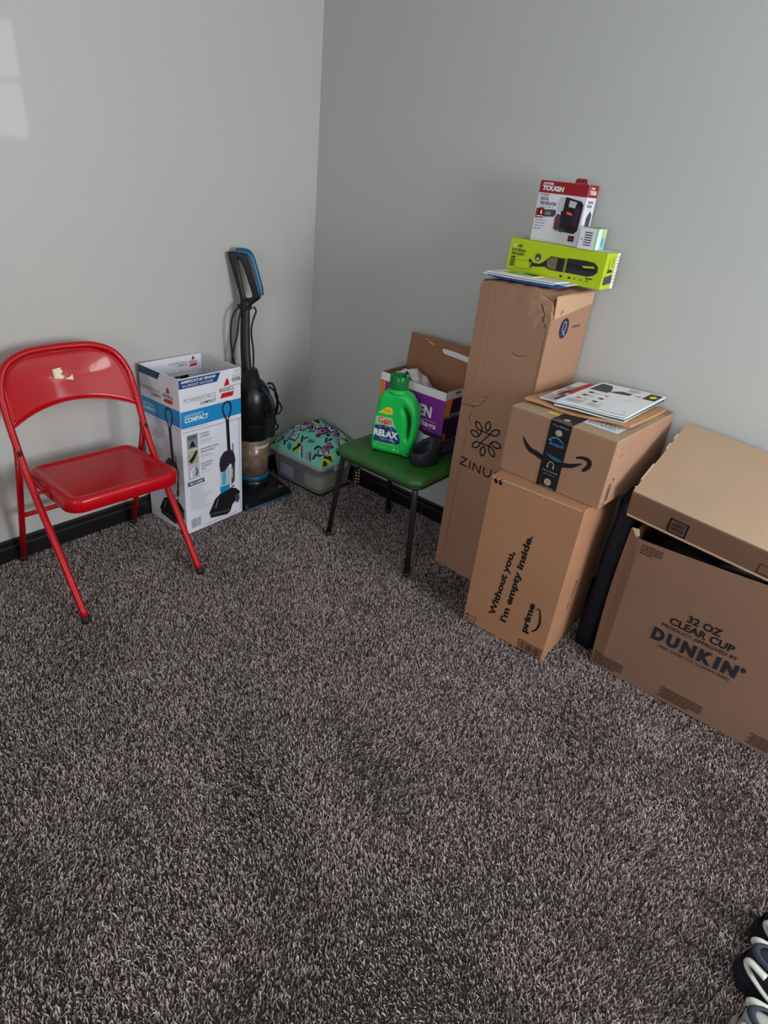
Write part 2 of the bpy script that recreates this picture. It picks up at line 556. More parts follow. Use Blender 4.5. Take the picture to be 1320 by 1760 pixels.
# ------------------------------------------------------------------ carpet pile (uncountable tufts, real strands)
def carpet():
    rng = np.random.default_rng(3)
    sp = 0.0041
    xs = np.arange(-2.6, XW - .012, sp)
    ys = np.arange(-3.0, YW - .012, sp)
    X, Y = np.meshgrid(xs, ys)
    X = X.ravel() + rng.uniform(-sp * .5, sp * .5, X.size)
    Y = Y.ravel() + rng.uniform(-sp * .5, sp * .5, Y.size)
    keep = np.ones(X.size, bool)
    for x0, y0, x1, y1 in ((-.255, -.385, .0, .0), (-.93, -.24, -.66, .02), (-.27, -1.42, .03, -1.16),
                           (-.50, -1.78, -.15, -1.48), (-.36, -2.5, .0, -1.96), (-.64, -.25, -.37, -.02)):
        keep &= ~((X > x0) & (X < x1) & (Y > y0) & (Y < y1))
    # fewer strands behind and far left of the camera
    keep &= (Y + 1.5) * 1.3 + (X + 2.5) * 1.45 > -.25
    keep &= X > -2.15 - (Y + .1) * -.45
    X, Y = X[keep], Y[keep]
    n = X.size

    def smooth_noise(seed, freq):
        r = np.random.default_rng(seed)
        out = np.zeros(n)
        for k in range(14):
            a = r.uniform(0, 2 * np.pi)
            f = freq * r.uniform(.4, 1.8)
            out += np.sin((X * np.cos(a) + Y * np.sin(a)) * f + r.uniform(0, 7))
        return out / 3.2
    ang = smooth_noise(1, 9) * 1.0 + rng.normal(0, 1.1, n) + .9
    lean = np.clip(.0045 + .0012 * smooth_noise(2, 13) + rng.normal(0, .0028, n), .0, .014)
    hgt = np.clip(rng.normal(.0098, .0015, n) + .0012 * smooth_noise(5, 9), .006, .018)
    wid = rng.uniform(.0008, .0015, n)
    yaw = rng.uniform(0, np.pi, n)
    dx, dy = np.cos(ang) * lean, np.sin(ang) * lean
    wx, wy = np.cos(yaw) * wid, np.sin(yaw) * wid
    yaw2 = yaw + rng.uniform(-.9, .9, n)
    vx, vy = np.cos(yaw2) * wid * 1.1, np.sin(yaw2) * wid * 1.1
    z0 = np.full(n, FZ)
    V = np.zeros((n, 6, 3))
    V[:, 0] = np.stack([X - wx, Y - wy, z0], 1)
    V[:, 1] = np.stack([X + wx, Y + wy, z0], 1)
    V[:, 2] = np.stack([X + dx * .35 + wx * 1.1, Y + dy * .35 + wy * 1.1, z0 + hgt * .6], 1)
    V[:, 3] = np.stack([X + dx * .35 - wx * 1.1, Y + dy * .35 - wy * 1.1, z0 + hgt * .6], 1)
    V[:, 4] = np.stack([X + dx + vx * .7, Y + dy + vy * .7, z0 + hgt], 1)
    V[:, 5] = np.stack([X + dx - vx * .7, Y + dy - vy * .7, z0 + hgt], 1)
    base = (np.arange(n) * 6)[:, None]
    Fq = np.concatenate([base + np.array([0, 1, 2, 3]), base + np.array([3, 2, 4, 5])], 1).reshape(-1)
    me = bpy.data.meshes.new('carpet_pile')
    me.vertices.add(n * 6)
    me.vertices.foreach_set('co', V.reshape(-1))
    me.loops.add(n * 8)
    me.loops.foreach_set('vertex_index', Fq.astype(np.int32))
    me.polygons.add(n * 2)
    me.polygons.foreach_set('loop_start', (np.arange(n * 2) * 4).astype(np.int32))
    me.polygons.foreach_set('loop_total', np.full(n * 2, 4, np.int32))
    # yarn colours: every strand its own shade
    t = rng.random(n)
    tone = np.where(t < .22, 0.0, np.where(t < .50, .5, 1.0)) + rng.normal(0, .1, n)
    att = me.attributes.new('yarn', 'FLOAT', 'FACE')
    att.data.foreach_set('value', np.repeat(tone, 2).astype(np.float32))
    me.update()
    m = bpy.data.materials.new('carpet_yarn')
    m.use_nodes = True
    nt = m.node_tree
    b = nt.nodes['Principled BSDF']
    b.inputs['Roughness'].default_value = .95
    b.inputs['Specular IOR Level'].default_value = .15
    a = nt.nodes.new('ShaderNodeAttribute')
    a.attribute_name = 'yarn'
    r = nt.nodes.new('ShaderNodeValToRGB')
    r.color_ramp.elements[0].color = (*lin((58, 46, 47)), 1)
    r.color_ramp.elements[1].color = (*lin((190, 177, 173)), 1)
    e = r.color_ramp.elements.new(.5)
    e.color = (*lin((126, 109, 108)), 1)
    nt.links.new(a.outputs['Fac'], r.inputs[0])
    nt.links.new(r.outputs[0], b.inputs['Base Color'])
    me.materials.append(m)
    o = link('carpet_pile', me)
    tag(o, 'mottled grey-brown plush carpet pile covering the floor', 'carpet', kind='stuff')


carpet()


# ------------------------------------------------------------------ red folding chair
def red_chair():
    root = empty('folding_chair', (-1.32, -.28, 0), -1.5, 'glossy red metal folding chair with torn white sticker on its backrest', 'chair')
    # main frame: front legs run up into the backrest hoop
    side = [(-.2325, -.258, .012), (-.2325, -.14, .19), (-.2325, .005, .395), (-.2325, .07, .51), (-.2325, .132, .67)]
    arc = [(-.222, .158, .745), (-.188, .178, .802), (-.125, .188, .832), (-.05, .190, .840), (.05, .190, .840), (.125, .188, .832),
           (.188, .178, .802), (.222, .158, .745)]
    path = side + arc + [(-x, y, z) for x, y, z in side[::-1]]
    b = MB(); b.tube(path, .0125, M_redpaint, n=14, sub=5)
    b.build('frame', root)
    # seat pan: rounded outline, domed top and deep lip
    def outline(k):
        w0, w1 = .211, .203
        pts = []
        def corner(cx, cy, r, a0):
            for j in range(7):
                a = math.radians(a0 + 90 * j / 6)
                pts.append((cx + r * math.cos(a), cy + r * math.sin(a)))
        r = .055 - k
        corner(w0 - .055, -.205 + .055, r, -90)
        corner(w1 - .05, .165 - .05, r - .005, 0)
        corner(-w1 + .05, .165 - .05, r - .005, 90)
        corner(-w0 + .055, -.205 + .055, r, 180)
        return pts
    def ring(k, z):
        return [(x + .006, y, z + .012 * (-(y + .2) / .37) + .006) for x, y in outline(k)]
    b = MB()
    b.rings([ring(.004, .386), ring(0, .389), ring(0, .425), ring(.004, .434), ring(.012, .438), ring(.022, .4375), ring(.03, .434), ring(.04, .432)], M_redpaint, cap0=False)
    b.build('seat', root)
    # backrest sheet, dished backwards, arched lower edge
    hw = [(.600, .226), (.67, .226), (.71, .224), (.745, .214), (.775, .201), (.802, .180), (.822, .14), (.834, .09)]
    def half(z):
        for (z0, w0), (z1, w1) in zip(hw[:-1], hw[1:]):
            if z <= z1:
                return w0 + (w1 - w0) * (z - z0) / (z1 - z0)
        return .09
    def back(u, v):
        s = 2 * u - 1
        zl = .612 + .045 * (1 - s * s)
        zt = .612 + (.835 - .612) * 1.0
        # top boundary follows the hoop
        xx = s * .224
        top = .834 if abs(xx) < .09 else None
        if top is None:
            for (z0, w0), (z1, w1) in zip(hw[:-1], hw[1:]):
                if w1 <= abs(xx) <= w0:
                    top = z0 + (z1 - z0) * ((w0 - abs(xx)) / max(w0 - w1, 1e-6))
            if top is None:
                top = .70
        z = zl + (top - zl) * v
        y = .11 + (z - .62) * .40
        y = min(y, .190)
        y += .030 * (1 - s * s) * (1 - .75 * max(0, (z - .74) / .1) if z > .74 else 1) - .004
        return Vector((xx, y, z))
    b = MB()
    b.grid(back, 36, 12, M_redpaint)
    bm2 = b.bm
    o = b.build('backrest', root)
    md = o.modifiers.new('thickness', 'SOLIDIFY'); md.thickness = .003; md.offset = 0
    # bead pressed round the sheet just inside the hoop
    b = MB()
    pts = []
    for u, v in [(.02, .1)] + [(.03, .6)] + [(.06, .86), (.12, .9), (.2, .92), (.35, .93), (.5, .93), (.65, .93), (.8, .92), (.88, .9), (.94, .86), (.97, .6), (.98, .1)]:
        p = back(u, v); pts.append((p.x, p.y - .002, p.z))
    b.tube(pts, .0032, M_redpaint, n=8, sub=4)
    b.build('pressed_bead', root)
    b = MB()
    b.tube([back(u, 0) + Vector((0, -.001, 0)) for u in [k / 16 for k in range(17)]], .003, M_redpaint, n=8)
    b.build('rolled_edge', root)
    # torn sticker
    P = Print((0, 0, 0), (1, 0, 0), (0, 0, 1))
    o = back(.47, .45)
    P.o = Vector((-.040, o.y - .0075, .735)); P.v = Vector((0, .40, 1)).normalized(); P.u = Vector((1, 0, 0)); P.n = Vector((0, -1, .4)).normalized()
    P.poly([(0, .0), (.028, -.006), (.036, .004), (.026, .010), (.036, .022), (.030, .030), (.036, .038), (.002, .040)], M_cream)
    P.poly([(.034, -.006), (.064, -.014), (.066, .006), (.052, -.002)], M_cream)
    P.line([(.004, .004), (.006, .036)], .002, M_beige, 1)
    P.build('torn_sticker', root, 'torn cream paper sticker')
    # rear legs with cross bar, brackets and feet
    for s in (-1, 1):
        b = MB()
        b.tube([(s * .234, .258, .012), (s * .2335, .17, .28), (s * .2335, .088, .525)], .0115, M_redpaint, n=12)
        b.build('rear_leg', root)
        b = MB()
        b.box((s * .234 - .006, .062, .495), (s * .234 + .006, .112, .54), M_rubber, .004)
        b.lathe([(.007, -.012), (.007, .012)], M_rubber, (s * .234, .1, .52), 10)
        b.build('hinge_bracket', root, label='black hinge bracket')
        # seat side rail
        b = MB()
        b.box((s * .206 - .0035 * s - .004, -.06, .395), (s * .206 - .0035 * s + .004, .12, .42), M_redpaint, .002)
        b.tube([(s * .19, .0, .405), (s * .236, .0, .402)], .006, M_redpaint, n=8)
        b.build('side_rail', root)
        for y, z0, dy in ((-.262, 0, .018), (.262, 0, -.006)):
            b = MB()
            b.tube([(s * .2335, y, FZ + .004), (s * .2335, y + dy * .5, .022)], [.0155, .0145], M_rubber, n=14)
            b.build('foot_cap', root, label='black rubber foot cap')
    b = MB()
    b.tube([(-.234, .185, .232), (.234, .185, .232)], .009, M_redpaint, n=10)
    b.build('cross_bar', root)


red_chair()


# ------------------------------------------------------------------ printed picture of an upright vacuum, used on the vacuum carton
def vac_picture(P, ox, oy, sx, l=1):
    def q(pts):
        return [(ox + a * sx, oy + b) for a, b in pts]
    # loop handle
    P.stroke(q([(.235, .485), (.214, .535), (.222, .562), (.242, .570), (.256, .556), (.258, .530), (.244, .492)]), [.009] * 7, M_char, l)
    P.poly(q([(.229, .49), (.246, .49), (.252, .33), (.234, .33)]), M_black, l)
    P.poly(q([(.262, .37), (.267, .37), (.272, .26), (.262, .26)]), M_dgrey, l)
    P.poly(q([(.186, .288), (.192, .318), (.214, .342), (.252, .345), (.272, .318), (.279, .280), (.262, .262), (.248, .275), (.214, .245), (.192, .248)]), M_char, l + 1)
    P.poly(q([(.190, .246), (.248, .262), (.244, .152), (.192, .160)]), M_lgrey, l)
    P.poly(q([(.202, .24), (.222, .25), (.218, .18), (.2, .18)]), M_cyan, l + 1)
    P.poly(q([(.186, .175), (.243, .172), (.242, .146), (.190, .136)]), M_blue, l + 1)
    P.poly(q([(.256, .27), (.276, .275), (.272, .18), (.252, .165)]), M_dgrey, l)
    P.poly(q([(.250, .245), (.262, .245), (.26, .20), (.249, .20)]), M_lgrey, l + 1)
    P.poly(q([(.12, .062), (.126, .052), (.128, .036), (.225, .020), (.242, .030), (.256, .062), (.292, .088), (.302, .115), (.278, .140), (.250, .152), (.190, .142), (.158, .125)]), M_black, l + 1)
    P.poly(q([(.126, .050), (.238, .034), (.240, .042), (.128, .058)]), M_dgrey, l + 2)
    P.poly(q([(.170, .118), (.176, .120), (.160, .078), (.154, .078)]), M_grey, l + 2)
    P.ell(ox + .285 * sx, oy + .085, .014 * sx, .024, M_dgrey, l + 2)
    P.poly(q([(.252, .158), (.268, .162), (.270, .154), (.256, .150)]), M_red, l + 2)


def brand_mark(P, a, b, w, l=1):
    """red triangle over a word over a red slab"""
    P.poly([(a + w * .3, b + w * .62), (a + w * .70, b + w * .66), (a + w * .56, b + w * 1.0), (a + w * .46, b + w * 1.0)], M_red, l)
    P.text('BISSELL', a, b + w * .34, w, w * .2, M_dgrey, .01, l=l)
    P.poly([(a + w * .02, b), (a + w * .88, b), (a + w * .96, b + w * .26), (a + w * .16, b + w * .26)], M_red, l)


def vacuum_carton():
    w, d, h = .316, .263, .709
    root = empty('vacuum_carton', (-.9625, -.2692, 0), 2.78, 'tall open white and blue carton printed with an upright vacuum', 'box')
    t = .004
    b = MB()
    b.box((0, 0, 0), (w, t, h), M_boxwhite, .0012)
    b.build('front_panel', root)
    b = MB(); b.box((0, t, 0), (t, d - t, h), M_boxwhite, .0012)
    b.build('side_panel', root)
    b = MB(); b.box((w - t, t, 0), (w, d - t, h), M_boxinner, .0012)
    b.build('side_panel', root)
    b = MB(); b.box((0, d - t, 0), (w, d, h), M_boxwhite, .0012)
    b.build('back_panel', root)
    b = MB(); b.box((t, t, 0), (w - t, d - t, .005), M_boxinner)
    b.build('bottom_panel', root)
    # front print
    P = Print(*faceframe(w, d, h, 'front'))
    P.poly([(.001, h - .004), (.208, h - .004), (.188, .668), (.001, .668)], M_navy)
    P.text("AMERICA'S #1 BRAND", .010, .688, .172, .0125, M_white, .03, l=1, shear=.1)
    P.text('IN UPRIGHT VACUUMS', .018, .673, .150, .010, M_white, .0, l=1)
    P.text('POWERFORCE', .020, .606, .162, .019, M_grey, -.008, l=1)
    P.text('COMPACT', .099, .586, .082, .013, M_dgrey, .02, l=1)
    brand_mark(P, .200, .591, .080)
    P.rect(0.0008, .500, w - .0008, .572, M_blue)
    P.text('LIGHTWEIGHT &', .018, .546, .095, .011, M_white, -.005, l=1)
    P.text('COMPACT', .018, .522, .118, .021, M_white, .03, l=1, shear=.1)
    P.greek(.022, .512, .10, 1, .006, .0025, M_cyan, 1)
    P.greek(.02, .492, .11, 1, .006, .002, M_grey, 1)
    P.line([(.002, .481), (w - .002, .479)], .0018, M_dgrey)
    for k, (y0, word) in enumerate(((.400, ('POWERFUL', 'CLEANING')), (.330, ('LIGHTWEIGHT AND', 'MANEUVERABLE')), (.262, ('HIGH-REACH', 'EXTENSION', 'WAND')))):
        P.rect(.022, y0, .080, y0 + .068, M_lgrey)
        P.rect(.025, y0 + .003, .077, y0 + .065, (M_grey, M_beige, M_lgrey)[k], 1)
        if k == 0:
            P.poly([(.034, y0 + .01), (.066, y0 + .01), (.056, y0 + .036), (.046, y0 + .036)], M_black, 2)
            for q in range(4):
                P.rect(.03 + q * .011, y0 + .044, .037 + q * .011, y0 + .062, M_dgrey, 2)
        elif k == 1:
            P.stroke([(.034, y0 + .014), (.048, y0 + .026), (.056, y0 + .036), (.070, y0 + .058)], [.02, .018, .016, .01], M_black, 2)
        else:
            P.stroke([(.036, y0 + .01), (.040, y0 + .04), (.056, y0 + .05)], [.008, .007, .005], M_white, 2)
            P.stroke([(.062, y0 + .052), (.068, y0 + .03), (.06, y0 + .012)], [.004, .009, .01], M_dgrey, 2)
        for j, wd in enumerate(word):
            P.text(wd, .090, y0 + .054 - j * .013, .0062 * len(wd), .0085, M_dgrey, .0, l=1)
        P.greek(.090, y0 + .054 - len(word) * .013, .075, 3 - k, .007, .002, M_grey, 1)
    P.poly([(.017, .232), (.105, .232), (.100, .252), (.017, .252)], M_dnavy)
    P.text('FEATURES', .024, .2365, .070, .0105, M_white, .03, l=1, shear=.15)
    P.greek(.026, .218, .115, 12, .0098, .002, M_grey, 1, .5)
    P.barcode(.024, .022, .050, .045, M_grey)
    P.line([(.09, .012), (.30, .012)], .001, M_lgrey)
    P.greek(.10, .014, .19, 1, .0, .002, M_grey, 1, .1)
    P.line([(.3035, .478), (.307, .002)], .0022, M_cyan)
    P.line([(.298, .478), (.301, .002)], .0012, M_lgrey)
    P.greek(.205, .118, .03, 0, .01, .001, M_grey)
    vac_picture(P, 0, 0, 1)
    P.build('front_print', root)
    # shop sticker at top right
    P = Print(*faceframe(w, d, h, 'front'), lift=.0016)
    P.rect(.252, .636, .3155, .706, M_white)
    for q in range(8):
        P.line([(.262 + random.random() * .02, .700 - q * .0075), (.312, .700 - q * .0075)], .0018 if q % 3 else .0028, M_grey, 1)
    P.barcode(.266, .657, .046, .012, M_dgrey, 2)
    P.line([(.252, .638), (.3155, .638)], .0022, M_dred, 1)
    P.build('shop_sticker', root, 'white shop sticker with barcode')
    # left side print
    P = Print(*faceframe(w, d, h, 'left'))
    P.poly([(.001, h - .003), (.146, h - .003), (.128, .676), (.001, .676)], M_dnavy)
    P.text("AMERICA'S #1 BRAND", .008, .691, .120, .009, M_cyan, .0, l=1)
    P.text('IN UPRIGHT VACUUMS', .010, .680, .105, .007, M_cyan, .0, l=1)
    P.text('POWERFORCE', .010, .614, .130, .016, M_grey, -.005, l=1)
    P.text('COMPACT', .076, .598, .068, .011, M_dgrey, .02, l=1)
    brand_mark(P, .158, .592, .066)
    P.rect(.0008, .506, d - .0008, .577, M_blue)
    P.text('COMPACT', .012, .524, .085, .015, M_white, .02, l=1)
    P.text('LIGHTWEIGHT &', .012, .546, .080, .009, M_white, 0, l=1)
    P.line([(.002, .498), (d - .002, .492)], .0014, M_grey)
    P.greek(.02, .45, .13, 4, .012, .0025, M_grey, 1, .3)
    P.greek(.02, .36, .11, 4, .012, .0025, M_grey, 1, .3)
    P.greek(.01, .05, .15, 5, .009, .002, M_lgrey, 1, .3)
    P.line([(.238, .495), (.238, .002)], .0012, M_lgrey)
    vac_picture(P, -.050, .0, 1.0)
    P.barcode(.18, .02, .03, .05, M_grey)
    P.build('side_print', root)
    # print on the inside of the back panel
    P = Print((0, d - t, 0), (1, 0, 0), (0, 0, 1))
    P.text('POWERFORCE', .145, h - .032, .09, .008, M_grey, 0, l=1)
    P.text('COMPACT', .185, h - .043, .05, .007, M_dgrey, .01, l=1)
    brand_mark(P, .246, h - .052, .045)
    P.line([(.02, h - .068), (w - .01, h - .068)], .001, M_lgrey)
    P.build('inner_print', root)
    # a folded inner sleeve and dark leaflet lying inside
    b = MB()
    b.box((.012, d - .030, .30), (w - .04, d - .020, h - .072), M_boxwhite, .001)
    b.build('inner_sleeve', root)
    P = Print((0, d - .030, 0), (1, 0, 0), (0, 0, 1))
    P.rect(.150, .52, .222, h - .076, M_black)
    P.rect(.160, .60, .178, .626, M_lgrey, 1)
    P.rect(.195, .60, .205, .618, M_grey, 1)
    P.build('inner_label', root, 'black label')


vacuum_carton()


# ------------------------------------------------------------------ upright vacuum cleaner
def curve_solid(name, outer, holes, depth, bev, m, parent, mtx):
    """rounded solid from a flat outline with holes"""
    cu = bpy.data.curves.new(name, 'CURVE')
    cu.dimensions = '2D'
    cu.fill_mode = 'BOTH'
    cu.extrude = max(depth / 2 - bev, .0005)
    cu.bevel_depth = bev
    cu.bevel_resolution = 4
    cu.offset = -bev
    for pts in [outer] + holes:
        P = catmull([Vector((a, b, 0)) for a, b in pts], 5, True)
        sp = cu.splines.new('POLY')
        sp.points.add(len(P) - 1)
        for k, p in enumerate(P):
            sp.points[k].co = (p.x, p.y, 0, 1)
        sp.use_cyclic_u = True
    o = bpy.data.objects.new('tmp', cu)
    me = bpy.data.meshes.new_from_object(o)
    bpy.data.objects.remove(o)
    bpy.data.curves.remove(cu)
    me.transform(mtx)
    me.materials.clear()
    me.materials.append(m)
    for p in me.polygons:
        p.use_smooth = True
        p.material_index = 0
    me.name = name
    ob = link(name, me, parent)
    return ob


def upright_vacuum():
    root = empty('upright_vacuum', (-.49, -.13, 0), 0, 'black upright vacuum cleaner with blue handle leaning in the corner beside its carton', 'vacuum cleaner')
    # floor nozzle: low front, rising to the back
    b = MB()
    def sec(x, k):
        return [(x, -.145, .004), (x, -.148, .022 - k * .004), (x, -.135, .040 - k * .008), (x, -.06, .060 - k * .012), (x, .0, .078 - k * .018), (x, .05, .07 - k * .02), (x, .06, .004)]
    b.rings([sec(-.148, 1), sec(-.142, .3), sec(-.10, 0), (sec(.05, 0)), sec(.125, .3), sec(.138, 1)], M_vblack, smooth=False)
    b.build('floor_nozzle', root)
    b = MB()
    b.tube([(-.148, -.150, .012), (.138, -.150, .012), (.142, -.02, .012)], .0035, M_vblue, n=6)
    b.build('bumper', root, label='thin blue bumper line')
    for s, x in ((-1, -.145), (1, .105)):
        b = MB()
        b.tube([(x, .055, .035), (x + .03 * (1 if s < 0 else -1), .055, .035)], .036, M_rubber, n=20)
        b.build('wheel', root)
    P = Print((-.165, -.060, .0605), (1, 0, 0), (0, .06, .018))
    P.text('BISSELL', .155, -.002, .045, .008, M_orange, .02)
    P.poly([(.172, .008), (.184, .008), (.180, .018), (.176, .018)], M_orange)
    P.build('nozzle_logo', root, 'small orange-red logo')
    P.o = Vector((-.165, -.135, .041)); P.v = Vector((0, .075, .020)).normalized(); P.n = P.u.cross(P.v)
    P.text('BISSELL', .245, .02, .03, .006, M_orange, .02)
    P.poly([(.255, .028), (.265, .028), (.262, .036), (.258, .036)], M_orange)
    P.build('nozzle_logo', root, 'small orange-red logo')
    # motor base, dust cup, ring, dome
    b = MB()
    b.lathe([(.078, .04), (.088, .07), (.085, .098)], M_vblack, (0.01, .01, 0), 32)
    b.build('motor_base', root)
    b = MB()
    b.lathe([(.082, .098), (.084, .102), (.084, .114), (.081, .118)], M_vblue, (0.01, .01, 0), 32)
    b.build('blue_ring', root, label='blue cup ring')
    b = MB()
    b.lathe([(.079, .118), (.081, .20), (.084, .312)], M_dust, (0.01, .01, 0), 36)
    b.build('dust_cup', root, label='cloudy brown dust cup')
    # lettering wrapped round the cup
    V, Fc = text_geo('POWERFORCE', .03)
    bm = bmesh.new()
    vs = []
    for x, y in V:
        a = math.radians(-118 + x * 70)
        r = .0845
        vs.append(bm.verts.new((0.01 + r * math.cos(a), .01 + r * math.sin(a), .268 + y * .014)))
    for f in Fc:
        try: bm.faces.new([vs[k] for k in f])
        except ValueError: pass
    me = bpy.data.meshes.new('cup_lettering'); bm.to_mesh(me); bm.free(); me.materials.append(M_white)
    link('cup_lettering', me, root)
    b = MB()
    b.lathe([(.086, .308), (.092, .325), (.094, .37), (.096, .392), (.095, .397), (.097, .402), (.095, .46), (.094, .50), (.086, .54), (.064, .575), (.042, .595), (.030, .64)], M_vblack, (0.01, .012, 0), 32)
    b.box((.066, -.06, .30), (.104, -.02, .42), M_vsat, .008)
    b.build('motor_housing', root)
    b = MB()
    b.tube([(.03, -.07, .505), (.02, -.078, .53), (.005, -.068, .552)], .008, M_vblue, n=8, sub=3)
    b.build('release_button', root, label='blue release button')
    b = MB()
    b.tube([(.02, -.086, .44), (.03, -.115, .455), (.02, -.11, .53), (.005, -.06, .572)], .011, M_vsat, n=10, sub=4, flat=1.4)
    b.build('carry_handle', root)
    # shaft
    b = MB()
    b.tube([(-.005, .02, .60), (.005, .045, .72), (.022, .065, .85), (.034, .076, .935)], [.027, .022], M_vsat, n=14, sub=3, flat=.8)
    b.build('shaft', root)
    # loop handle: outline in a plane turned towards the room
    e1 = Vector((.62, -.78, 0)).normalized(); e2 = Vector((0, 0, 1)); n = e1.cross(e2)
    o = Vector((.036, .075, .915))
    MT = Matrix(((e1.x, e2.x, n.x, o.x), (e1.y, e2.y, n.y, o.y), (e1.z, e2.z, n.z, o.z), (0, 0, 0, 1)))
    outer = [(-.026, -.025), (-.024, .02), (-.040, .08), (-.060, .15), (-.076, .206), (-.068, .214), (-.03, .217), (.008, .214), (.022, .195),
             (.040, .14), (.060, .075), (.066, .045), (.062, .030), (.035, .008), (.018, -.01), (.014, -.025)]
    hole = [(.008, .028), (-.003, .035), (-.016, .09), (-.027, .15), (-.030, .185), (-.024, .186), (-.012, .165), (.008, .11), (.028, .05), (.026, .034)]
    curve_solid('loop_handle', outer, [hole], .032, .008, M_vblack, root, MT)
    pts = [(-.040, .2155), (-.01, .2165), (.009, .213), (.022, .195), (.040, .14), (.058, .078), (.062, .047)]
    b = MB()
    b.tube([MT @ Vector((a, c, 0)) for a, c in pts], .0135, M_vblue, n=14, sub=5, flat=1.35)
    b.build('grip', root, label='blue over-moulded grip')
    # cord hook and cord
    b = MB()
    b.box((.0, .048, .895), (.05, .098, .915), M_vsat, .005)
    b.build('cord_hook', root)
    def W(p):
        return (p[0] + .49, p[1] + .13, p[2])
    loops = [
        [(-.470, -.05, .915), (-.505, -.045, .89), (-.526, -.04, .84), (-.53, -.04, .74), (-.522, -.05, .66), (-.515, -.07, .60)],
        [(-.475, -.05, .905), (-.492, -.05, .85), (-.500, -.045, .78), (-.520, -.04, .70), (-.528, -.05, .63), (-.52, -.07, .58)],
        [(-.425, -.07, .905), (-.414, -.075, .885), (-.428, -.07, .845), (-.438, -.07, .79), (-.430, -.075, .70), (-.434, -.08, .60), (-.45, -.11, .575)],
        [(-.45, -.20, .585), (-.41, -.19, .575), (-.375, -.165, .53), (-.355, -.155, .485), (-.328, -.15, .45), (-.315, -.15, .42), (-.335, -.15, .40), (-.36, -.15, .405), (-.375, -.15, .43)],
        [(-.44, -.20, .59), (-.395, -.18, .56), (-.365, -.165, .51), (-.350, -.155, .46), (-.358, -.15, .40), (-.350, -.15, .35), (-.336, -.15, .335), (-.342, -.145, .315), (-.36, -.14, .305)],
        [(-.45, -.21, .575), (-.405, -.21, .535), (-.385, -.20, .48), (-.372, -.18, .43), (-.36, -.15, .39)],
    ]
    for lp in loops:
        b = MB()
        b.tube([W(p) for p in lp], .0045, M_cable, n=8, sub=5)
        b.build('power_cord', root)


upright_vacuum()


# ------------------------------------------------------------------ clear storage bin, its contents and the pillow on it
def storage_bin():
    X_0, X_1, Y_0, Y_1 = -.283, .008, -.405, -.012
    root = empty('storage_bin', ((X_0 + X_1) / 2, (Y_0 + Y_1) / 2, 0), 2, 'clear plastic storage bin with white rim lid in the corner', 'storage bin')
    hx, hy = (X_1 - X_0) / 2, (Y_1 - Y_0) / 2
    def rr(sx, sy, r, z, n=6):
        pts = []
        for cx, cy, a0 in ((sx - r, sy - r, 0), (-sx + r, sy - r, 90), (-sx + r, -sy + r, 180), (sx - r, -sy + r, 270)):
            for j in range(n + 1):
                a = math.radians(a0 + 90 * j / n)
                pts.append((cx + r * math.cos(a), cy + r * math.sin(a), z))
        return pts
    b = MB()
    b.rings([rr(hx - .035, hy - .035, .03, .003), rr(hx - .03, hy - .03, .03, .008), rr(hx - .014, hy - .014, .03, .155)], M_bin, cap1=False)
    b.build('tub', root, label='clear tub')
    b = MB()
    b.rings([rr(hx - .012, hy - .012, .03, .150), rr(hx, hy, .035, .150), rr(hx, hy, .035, .168), rr(hx - .006, hy - .006, .034, .176),
             rr(hx - .02, hy - .02, .03, .176), rr(hx - .026, hy - .026, .03, .170), rr(hx - .05, hy - .05, .03, .170)], M_lid, cap0=False)
    b.build('lid', root, label='white lid')
    for s in (-1, 1):
        b = MB(); b.box((-.05, s * hy - .008, .135), (.05, s * hy + .006, .165), M_lid, .004)
        b.build('lid_latch', root)


storage_bin()


def wrinkled(name, label, cat, c, half, m, seed, layers=4, amp=.006):
    """soft folded cloth: a stack of rumpled layers"""
    rnd = random.Random(seed)
    b = MB()
    hz = half[2] * 2 / layers
    for k in range(layers):
        z0 = k * hz
        ph = rnd.random() * 6
        fx, fy = rnd.uniform(10, 22), rnd.uniform(10, 22)
        sx, sy = half[0] * rnd.uniform(.86, 1), half[1] * rnd.uniform(.86, 1)
        def ringp(s, z):
            out = []
            for j in range(28):
                a = 2 * math.pi * j / 28
                ca, sa = math.cos(a), math.sin(a)
                q = (abs(ca) ** 4 + abs(sa) ** 4) ** -.25
                x, y = sx * s * ca * q, sy * s * sa * q
                out.append((x, y, z + amp * math.sin(x * fx * 3 + ph) * math.cos(y * fy * 2)))
            return out
        b.rings([ringp(.94, z0), ringp(1, z0 + hz * .3), ringp(1, z0 + hz * .7), ringp(.93, z0 + hz * .98), ringp(.5, z0 + hz)], m)
    o = b.build(name)
    o.location = c
    return tag(o, label, cat)


wrinkled('folded_linen', 'beige folded linen lying low inside the clear bin', 'cloth', (-.150, -.285, .010), (.085, .078, .032), M_beige, 3, 5, .002)
wrinkled('cloth_bundle', 'dark grey cloth bundle filling the upper part of the clear bin', 'cloth', (-.14, -.21, .080), (.095, .135, .028), M_darkcloth, 5, 3, .002)
wrinkled('plastic_bag', 'scrunched grey plastic bag in the front corner of the clear bin', 'bag', (-.055, -.325, .012), (.022, .030, .030), M_greybag, 8, 2, .003)
b = MB()
b.box((-.235, -.16, .012), (-.229, -.055, .075), M_f_lil, .001)
o = b.build('paper_sheet')
tag(o, 'pale lilac paper sheet standing against the bin side', 'paper')
root = empty('bead_string', (-.01, -.418, 0), 0, 'double column of small pale gold beads beside the bin', 'beads')
for k in range(5):
    for j in (0, 1):
        b = MB()
        x = -.008 + j * .022
        b.lathe([(.0005, -.006), (.004, -.0045), (.006, 0), (.004, .0045), (.0005, .006)], M_gold, (x, -.001, .012 + k * .0175 + j * .008), 10)
        b.build('bead', root)
b = MB()
